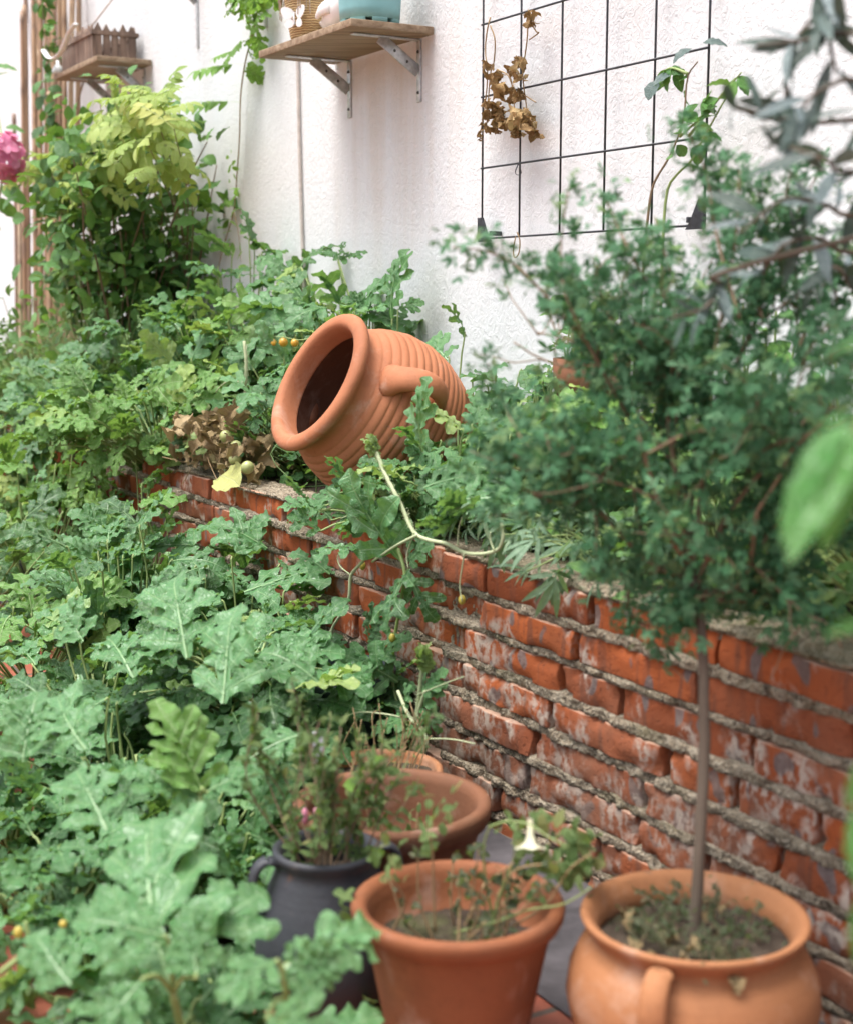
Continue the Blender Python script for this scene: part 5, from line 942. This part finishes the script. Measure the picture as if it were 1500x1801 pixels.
Yt = Plant('tomato_truss', 'three small yellow tomatoes on a thin stalk left of the jar mouth', 'tomatoes', pn(520, 612, -.22), None, 82)
Yt.stem(vp([(560, 590), (530, 598), (500, 593), (478, 592)], -.22), .0015, .001); Yt.stem(vp([(500, 612), (500, 650), (492, 740)], -.24), .002, .002)
for x, y, s in ((483, 603, .0105), (499, 602, .012), (519, 603, .0105)): b = MB(); b.ball(pn(x, y, -.22), s, 16, 12); b.build('tomato', M['tomato'], Yt.o); Yt.stem([pn(x, y - 8, -.22), pn(x + 2, y - 14, -.22)], .001)
Yt.done()
Yl = MB(); place(Yl, [crumple(blade(oval_w(.40, 1.0, .62), 14, 7, .1, .12, .5, .02, .05, 5, 99), .04, 3)], pn(385, 838, .01), pn(438, 846, .03) - pn(385, 838, .01), nrm(WN + ZUP * .9), .11, .5, rng); tag(Yl.build('fallen_leaf', M['yellow']), 'single round yellow leaf lying on the brick edge', 'leaf')
Pt = Plant('cream_petunia', 'cream yellow trumpet petunias in bloom at the left of the bed', 'plant', pn(40, 760, -.10), None, 83); r = Pt.r
for x, y, s in ((18, 705, .03), (38, 718, .028), (112, 740, .026), (52, 745, .022)):
    c = pn(x, y, -.06); d = nrm(WN * .6 + ZUP * .5 + r.normal(0, .3, 3)); m = MB(); m.lathe([(.004, -1.3 * s), (.006, -.6 * s), (.35 * s, -.1 * s), (.75 * s, .12 * s), (1.0 * s, .12 * s)], 30, axes(d), c); m.v[0] += np.outer(.002 * np.sin(np.arange(len(m.v[0])) * 5 * 2 * np.pi / 30), d); m.build('flower', M['petal_cream'], Pt.o); Pt.stem([c - d * 1.3 * s, c - d * 2 * s - ZUP * .03, Pt.at + r.normal(0, .03, 3)], .002, .002)
Pt.mound((.2, .12, .14), 70, (.04, .06), OVAL, 'weed', stems=False); Pt.done()

# bed at the right, behind the tree
bed('leafy_plant', 'leafy plant right behind the jar against the wall', -1.10, -.44, (.22, .14, .36), 66, (.07, .12), MELS, 'melon', 91).done()
bed('leafy_plant', 'tall leafy plant below the left trellis corner behind the slim tree', -.92, -.50, (.2, .12, .52), 80, (.06, .11), MELS + WEED, 'weed', 92).done()
bed('leafy_plant', 'yellow green leafy plant seen through the slim tree crown', -.62, -.32, (.24, .2, .34), 120, (.04, .08), OVAL + WEED, 'vine', 93, varc=.3).done()
bed('leafy_plant', 'dense dark leafy plant below the right trellis corner', -.36, -.46, (.24, .14, .50), 150, (.05, .09), OVAL + WEED, 'bush', 94).done()
bed('leafy_plant', 'dark leafy plant in the right corner of the bed', .02, -.40, (.26, .18, .46), 170, (.04, .08), OVAL + WEED, 'bush', 95, varc=.35).done()
bed('melon_plant', 'melon leaves trailing over the bricks right of the jar', -.95, -.10, (.26, .16, .17), 60, (.07, .12), MEL, 'melon', 96, varc=.55).done()
for q_, (u, n, R__, c_, T_, mt, lb_) in enumerate(((-.93, -.18, (.17, .14, .27), 46, MELS, 'melon', 'bright lobed melon plant tucked against the right side of the jar'), (-.78, -.16, (.20, .12, .26), 50, MELS, 'melon', 'bright lobed melon plant over the wall top left of the mugwort'), (-.58, -.40, (.22, .16, .42), 60, MELS, 'melon_warm', 'pale lobed plant at mid height behind the mugwort'), (-.08, -.16, (.22, .12, .24), 90, WEED, 'weed', 'toothed weed clump along the wall top under the slim tree'), (.25, -.22, (.24, .16, .34), 110, WEED, 'weed', 'toothed weed clump at the right end of the planter'), (-1.10, -.48, (.14, .10, .34), 30, MELS, 'melon', 'melon plant with a furry shoot leaning on the jar body'))):
    bed('leafy_plant', lb_, u, n, R__, c_, (.07, .12) if T_ is MELS else (.045, .08), T_, mt, 300 + q_, varc=.6).done()
Mg = Plant('mugwort', 'silvery mugwort with narrow fingered leaves drooping over the brick edge', 'plant', W(-.32, -.13, .46), None, 97); r = Mg.r; n = 90
P_ = Wv(np.c_[r.normal(-.36, .17, n), r.uniform(-.16, .05, n), .49 + r.random(n) * .12]); Mg.leaf(MUG, P_, nrm(WN * .7 + r.normal(0, .5, (n, 3)) - ZUP * .35), nrm(ZUP + WN * .6 + r.normal(0, .3, (n, 3))), r.uniform(.045, .078, n), gvar(r, n, .55, .22), 'mug')
for k in range(22): Mg.stem([Mg.at + r.normal(0, .03, 3) * [1, 1, 0], (Mg.at + P_[k]) / 2 + ZUP * .04, P_[k]], .0018, .0012, 'stem', 10, 5)
Mg.done()
Rf = Plant('red_pepper', 'small plant with one bright red fruit in the right of the bed', 'plant', W(-.22, -.25, .46), None, 98); fp = pn(1336, 709, -.22); b = MB(); b.tube(spline([fp + WU * .018 + ZUP * .006, fp, fp - WU * .016 - ZUP * .008], 10), [.004, .009, .011, .012, .012, .011, .010, .008, .005, .001], 12); b.build('fruit', M['red'], Rf.o); Rf.stem([Rf.at, Rf.at + ZUP * .15, fp + WU * .018 + ZUP * .02, fp + WU * .018], .003, .002); Rf.mound((.12, .1, .26), 50, (.04, .06), OVAL, 'bush'); Rf.done()
for x, y, lb_ in ((1040, 640, 'terracotta pot half hidden in the bed behind the tree crown'),):
    c = pn(x, y - 10, -.50); zt = c[2]; at = c * [1, 1, 0] + ZUP * .455; h = zt - .455; o = root('buried_pot', lb_, 'flower pot', at); b = MB(); b.lathe([(.001, 0), (.06, 0), (.075, h * .8), (.082, h * .82), (.083, h), (.076, h), (.068, h * .5), (.001, h * .5)], 48, None, at); b.build('body', M['pot_back'], o); s = MB(); s.lathe([(.001, h * .9), (.04, h * .9), (.0745, h * .9)], 32, None, at); s.build('soil', M['soil'], o)

# ------------------------------------------------------------------ bush and vines at the upper left
Bu = Plant('glossy_bush', 'round glossy leaved bush below the small shelf', 'bush', W(-3.75, -.40, .46), None, 101); r = Bu.r
BC = W(-3.72, -.38, 1.27)
for k in range(34):
    a = nrm(r.normal(0, 1, 3) + [0, 0, .7]); e = BC + a * np.array([.36, .30, .38]) * r.uniform(.6, 1.05) + WU * r.uniform(-.25, .38); b = Bu.at + r.normal(0, .05, 3) * [1, 1, 0]; m_ = (b + e) / 2 + r.normal(0, .04, 3); Bu.stem([b, m_, e], .006, .002, 'twig', 14, 6); p = spline([b, m_, e], 14)
    q = 58; i = r.integers(6, 14, q); P0 = p[i] + r.normal(0, .055, (q, 3)); Bu.leaf(OVAL, P0, nrm(a * .5 + r.normal(0, .7, (q, 3))), nrm(LIGHT + r.normal(0, .5, (q, 3))), r.uniform(.045, .082, q), gvar(r, q, .5, .27), 'bush')
for (x, y), (x1, y1) in (((365, 248), (372, 222)), ((355, 250), (348, 232)), ((340, 260), (310, 245)), ((350, 330), (300, 360)), ((350, 390), (305, 385)), ((70, 260), (62, 232)), ((125, 250), (128, 222)), ((95, 262), (90, 240)), ((255, 150), (268, 142)), ((210, 145), (205, 170))): Bu.hp((x, y), (x1, y1), -.42, nrm(WN + ZUP * .6), OVAL[0], .6, 'bush')
Bu.stem([pn(300, 400, -.45), pn(340, 300, -.45), pn(365, 250, -.45)], .003, .002, 'twig'); Bu.done()
Ws = Plant('wisteria', 'yellow green wisteria shoots of feathered leaflets on top of the bush', 'vine', W(-3.65, -.56, .46), None, 102); r = Ws.r
for (x, y), k in (((225, 165), 9), ((205, 185), 6), ((240, 215), 9), ((190, 240), 9), ((95, 285), 7), ((270, 250), 6), ((200, 300), 7), ((150, 260), 10), ((260, 200), 10), ((285, 175), 5), ((290, 205), 5), ((170, 320), 10), ((120, 280), 8), ((70, 300), 7), ((60, 270), 5), ((230, 270), 10), ((285, 290), 6), ((150, 350), 4)):
    P0 = np.array([pn(x + r.normal(0, 14), y + r.normal(0, 10), -.28 + r.normal(0, .03)) for _ in range(k)]); Ws.leaf(PIN, P0, nrm(r.normal(0, .8, (k, 3)) + [-.1, -.3, -.05]) * [1, 1, .45], nrm(LIGHT + ZUP * .4 + r.normal(0, .35, (k, 3))), r.uniform(.10, .165, k), gvar(r, k, .45, .22), 'wisteria')
    Ws.stem([Ws.at + r.normal(0, .03, 3) * [1, 1, 0], Ws.at * [.6, .6, 0] + P0[0] * [.4, .4, 0] + ZUP * (P0[0][2] * .7 + .14) - WN * .08, P0[0]], .0026, .0014, 'twig', 14, 5)
Ws.done()
Gv = Plant('hanging_vine', 'thin vine hanging down the wall with bright lobed leaves', 'vine', pn(455, 8, -.6), None, 103); r = Gv.r
Gv.stem(vp([(462, -60), (455, 10), (445, 60), (432, 110), (424, 170), (422, 240), (418, 300), (412, 370), (398, 420), (385, 470)], -.63), .0035, .002, 'drystem', 60, 6); Gv.stem(vp([(412, 370), (420, 410), (425, 460)], -.62), .0016, .001, 'drystem', 12, 5)
n = 16; Gv.leaf(MELS, np.array([pn(r.uniform(405, 475), r.uniform(-30, 12), -.58 + r.normal(0, .03)) for _ in range(n)]), nrm(r.normal(0, .7, (n, 3)) - ZUP * .6), nrm(LIGHT + r.normal(0, .3, (n, 3))), .085, gvar(r, n, .5, .2), 'vine'); n = 10; Gv.leaf(MELS, np.array([pn(r.uniform(438, 462), r.uniform(30, 75), -.6 + r.normal(0, .02)) for _ in range(n)]), nrm(r.normal(0, .6, (n, 3)) - ZUP * .6), nrm(LIGHT + r.normal(0, .3, (n, 3))), .065, gvar(r, n, .4, .2), 'vine')
Gv.hp((430, 125), (480, 128), -.6, nrm(WN + ZUP * .3), MELS[1], .6, 'vine'); Gv.hp((434, 118), (466, 146), -.6, nrm(WN + ZUP * .3), MELS[2], .5, 'vine')
for b_, t_ in (((432, 85), (378, 92)), ((430, 112), (345, 112)), ((424, 180), (335, 170)), ((436, 60), (390, 100))): Gv.hp(b_, t_, -.61, nrm(ZUP + WN * .8), PIN[2], .3, 'vine')
n = 26; Gv.leaf([ovs], np.array([pn(r.normal(400, 22), r.uniform(330, 470), -.60 + r.normal(0, .03)) for _ in range(n)]), nrm(r.normal(0, 1, (n, 3))), nrm(LIGHT + r.normal(0, .4, (n, 3))), r.uniform(.03, .06, n), gvar(r, n, .4, .2), 'vine'); n = 8; Gv.leaf([ovs], np.array([pn(r.normal(412, 8), r.uniform(260, 330), -.62) for _ in range(n)]), nrm(r.normal(0, 1, (n, 3))), WN, .032, .5, 'vine'); Gv.done()
Iv = Plant('ivy', 'dark ivy trailing between the bamboo canes', 'vine', pn(82, 300, -.5), None, 104); r = Iv.r; s_ = spline(vp([(70, -30), (76, 20), (82, 60), (86, 100), (80, 150), (88, 190), (92, 230)], -.44), 40); Iv.stem(s_[::4], .003, .0015, 'twig'); n = 70; i = r.integers(0, 40, n); Iv.leaf(OVAL, s_[i] + r.normal(0, .02, (n, 3)), nrm(r.normal(0, .8, (n, 3)) - ZUP * .4), nrm(LIGHT + r.normal(0, .4, (n, 3))), r.uniform(.04, .075, n), gvar(r, n, .35, .2), 'bush'); Iv.stem([s_[-1], Iv.at, Iv.at * [1, 1, 0] + ZUP * .46], .003, .003, 'twig'); Iv.done()
for k, x in enumerate((48, 56, 66, 79, 88, 98, 106, 120)):
    p0 = pn(x, 520, -.50); p0[2] = .455; p1 = pn(x + r.normal(3, 5), 100, -.62); p1 = p0 + (p1 - p0) * 2.2; t = np.linspace(0, 1, 40)
    P_ = p0 + (p1 - p0) * t[:, None] + np.outer(np.sin(t * 3.1) * r.normal(0, .012), WU); mk = np.zeros(40); mk[r.integers(0, 4)::8] = 1
    m = MB(); m.tube(P_, .0105 * (1 - .2 * t) * (1 + .12 * mk), 10, r.uniform(.1, .75)); m.a['mx'][0] = np.repeat(mk, 10) * .8; o = m.build('bamboo_cane', M['bamboo']); tag(o, 'thin weathered bamboo cane among the bundle at the far left of the wall', 'cane', 'bamboo canes leaning on the wall')
# stems leaning under the small shelf
s = MB(); s.tube(spline([pn(125, 225, -.5), pn(136, 185, -.52), pn(147, 145, -.54)], 10), .004, 6, .4); tag(s.build('bamboo_stake', M['bamboo']), 'thin stake leaning under the small picket shelf', 'stake')
# pink hydrangea at the left edge
Hy = Plant('hydrangea', 'pink hydrangea head with green leaves at the left edge', 'hydrangea', pn(-60, 560, -.2) * [1, 1, 0] + ZUP * .46, None, 105); r = Hy.r; hc = pn(10, 278, -.06)
pm = Hy.mb('flower_head', 'petal_pink')
for k in range(30):
    d = nrm(r.normal(0, 1, 3) + (CAM - hc) / np.linalg.norm(CAM - hc) * .6); c = hc + d * np.array([.07, .07, .085]) * r.uniform(.85, 1.05); M_ = axes(d, r.normal(0, 1, 3)); nn = 4
    for q in range(nn): a = q * math.pi / 2 + .3; e = M_[0] * math.cos(a) + M_[1] * math.sin(a); place(pm, [OVAL[3]], c, e + d * r.uniform(-.1, .5), d + r.normal(0, .25, 3), .044, np.clip(.45 + r.normal(0, .22), 0, 1), r)
for b_, t_ in (((-10, 120), (30, 110)), ((-12, 140), (10, 118)), ((10, 225), (44, 222)), ((0, 330), (50, 350)), ((-5, 350), (30, 385)), ((0, 345), (-20, 400))): Hy.hp(b_, t_, -.22, nrm(WN + ZUP * .6), OVAL[2], .5, 'bush')
Hy.stem([Hy.at, (Hy.at + hc) / 2, hc], .006, .004, 'stem'); Hy.mound((.3, .2, .45), 60, (.06, .09), OVAL, 'bush'); Hy.stem([hc, pn(-12, 140, -.22), pn(-12, 118, -.22)], .004, .003); Hy.done()
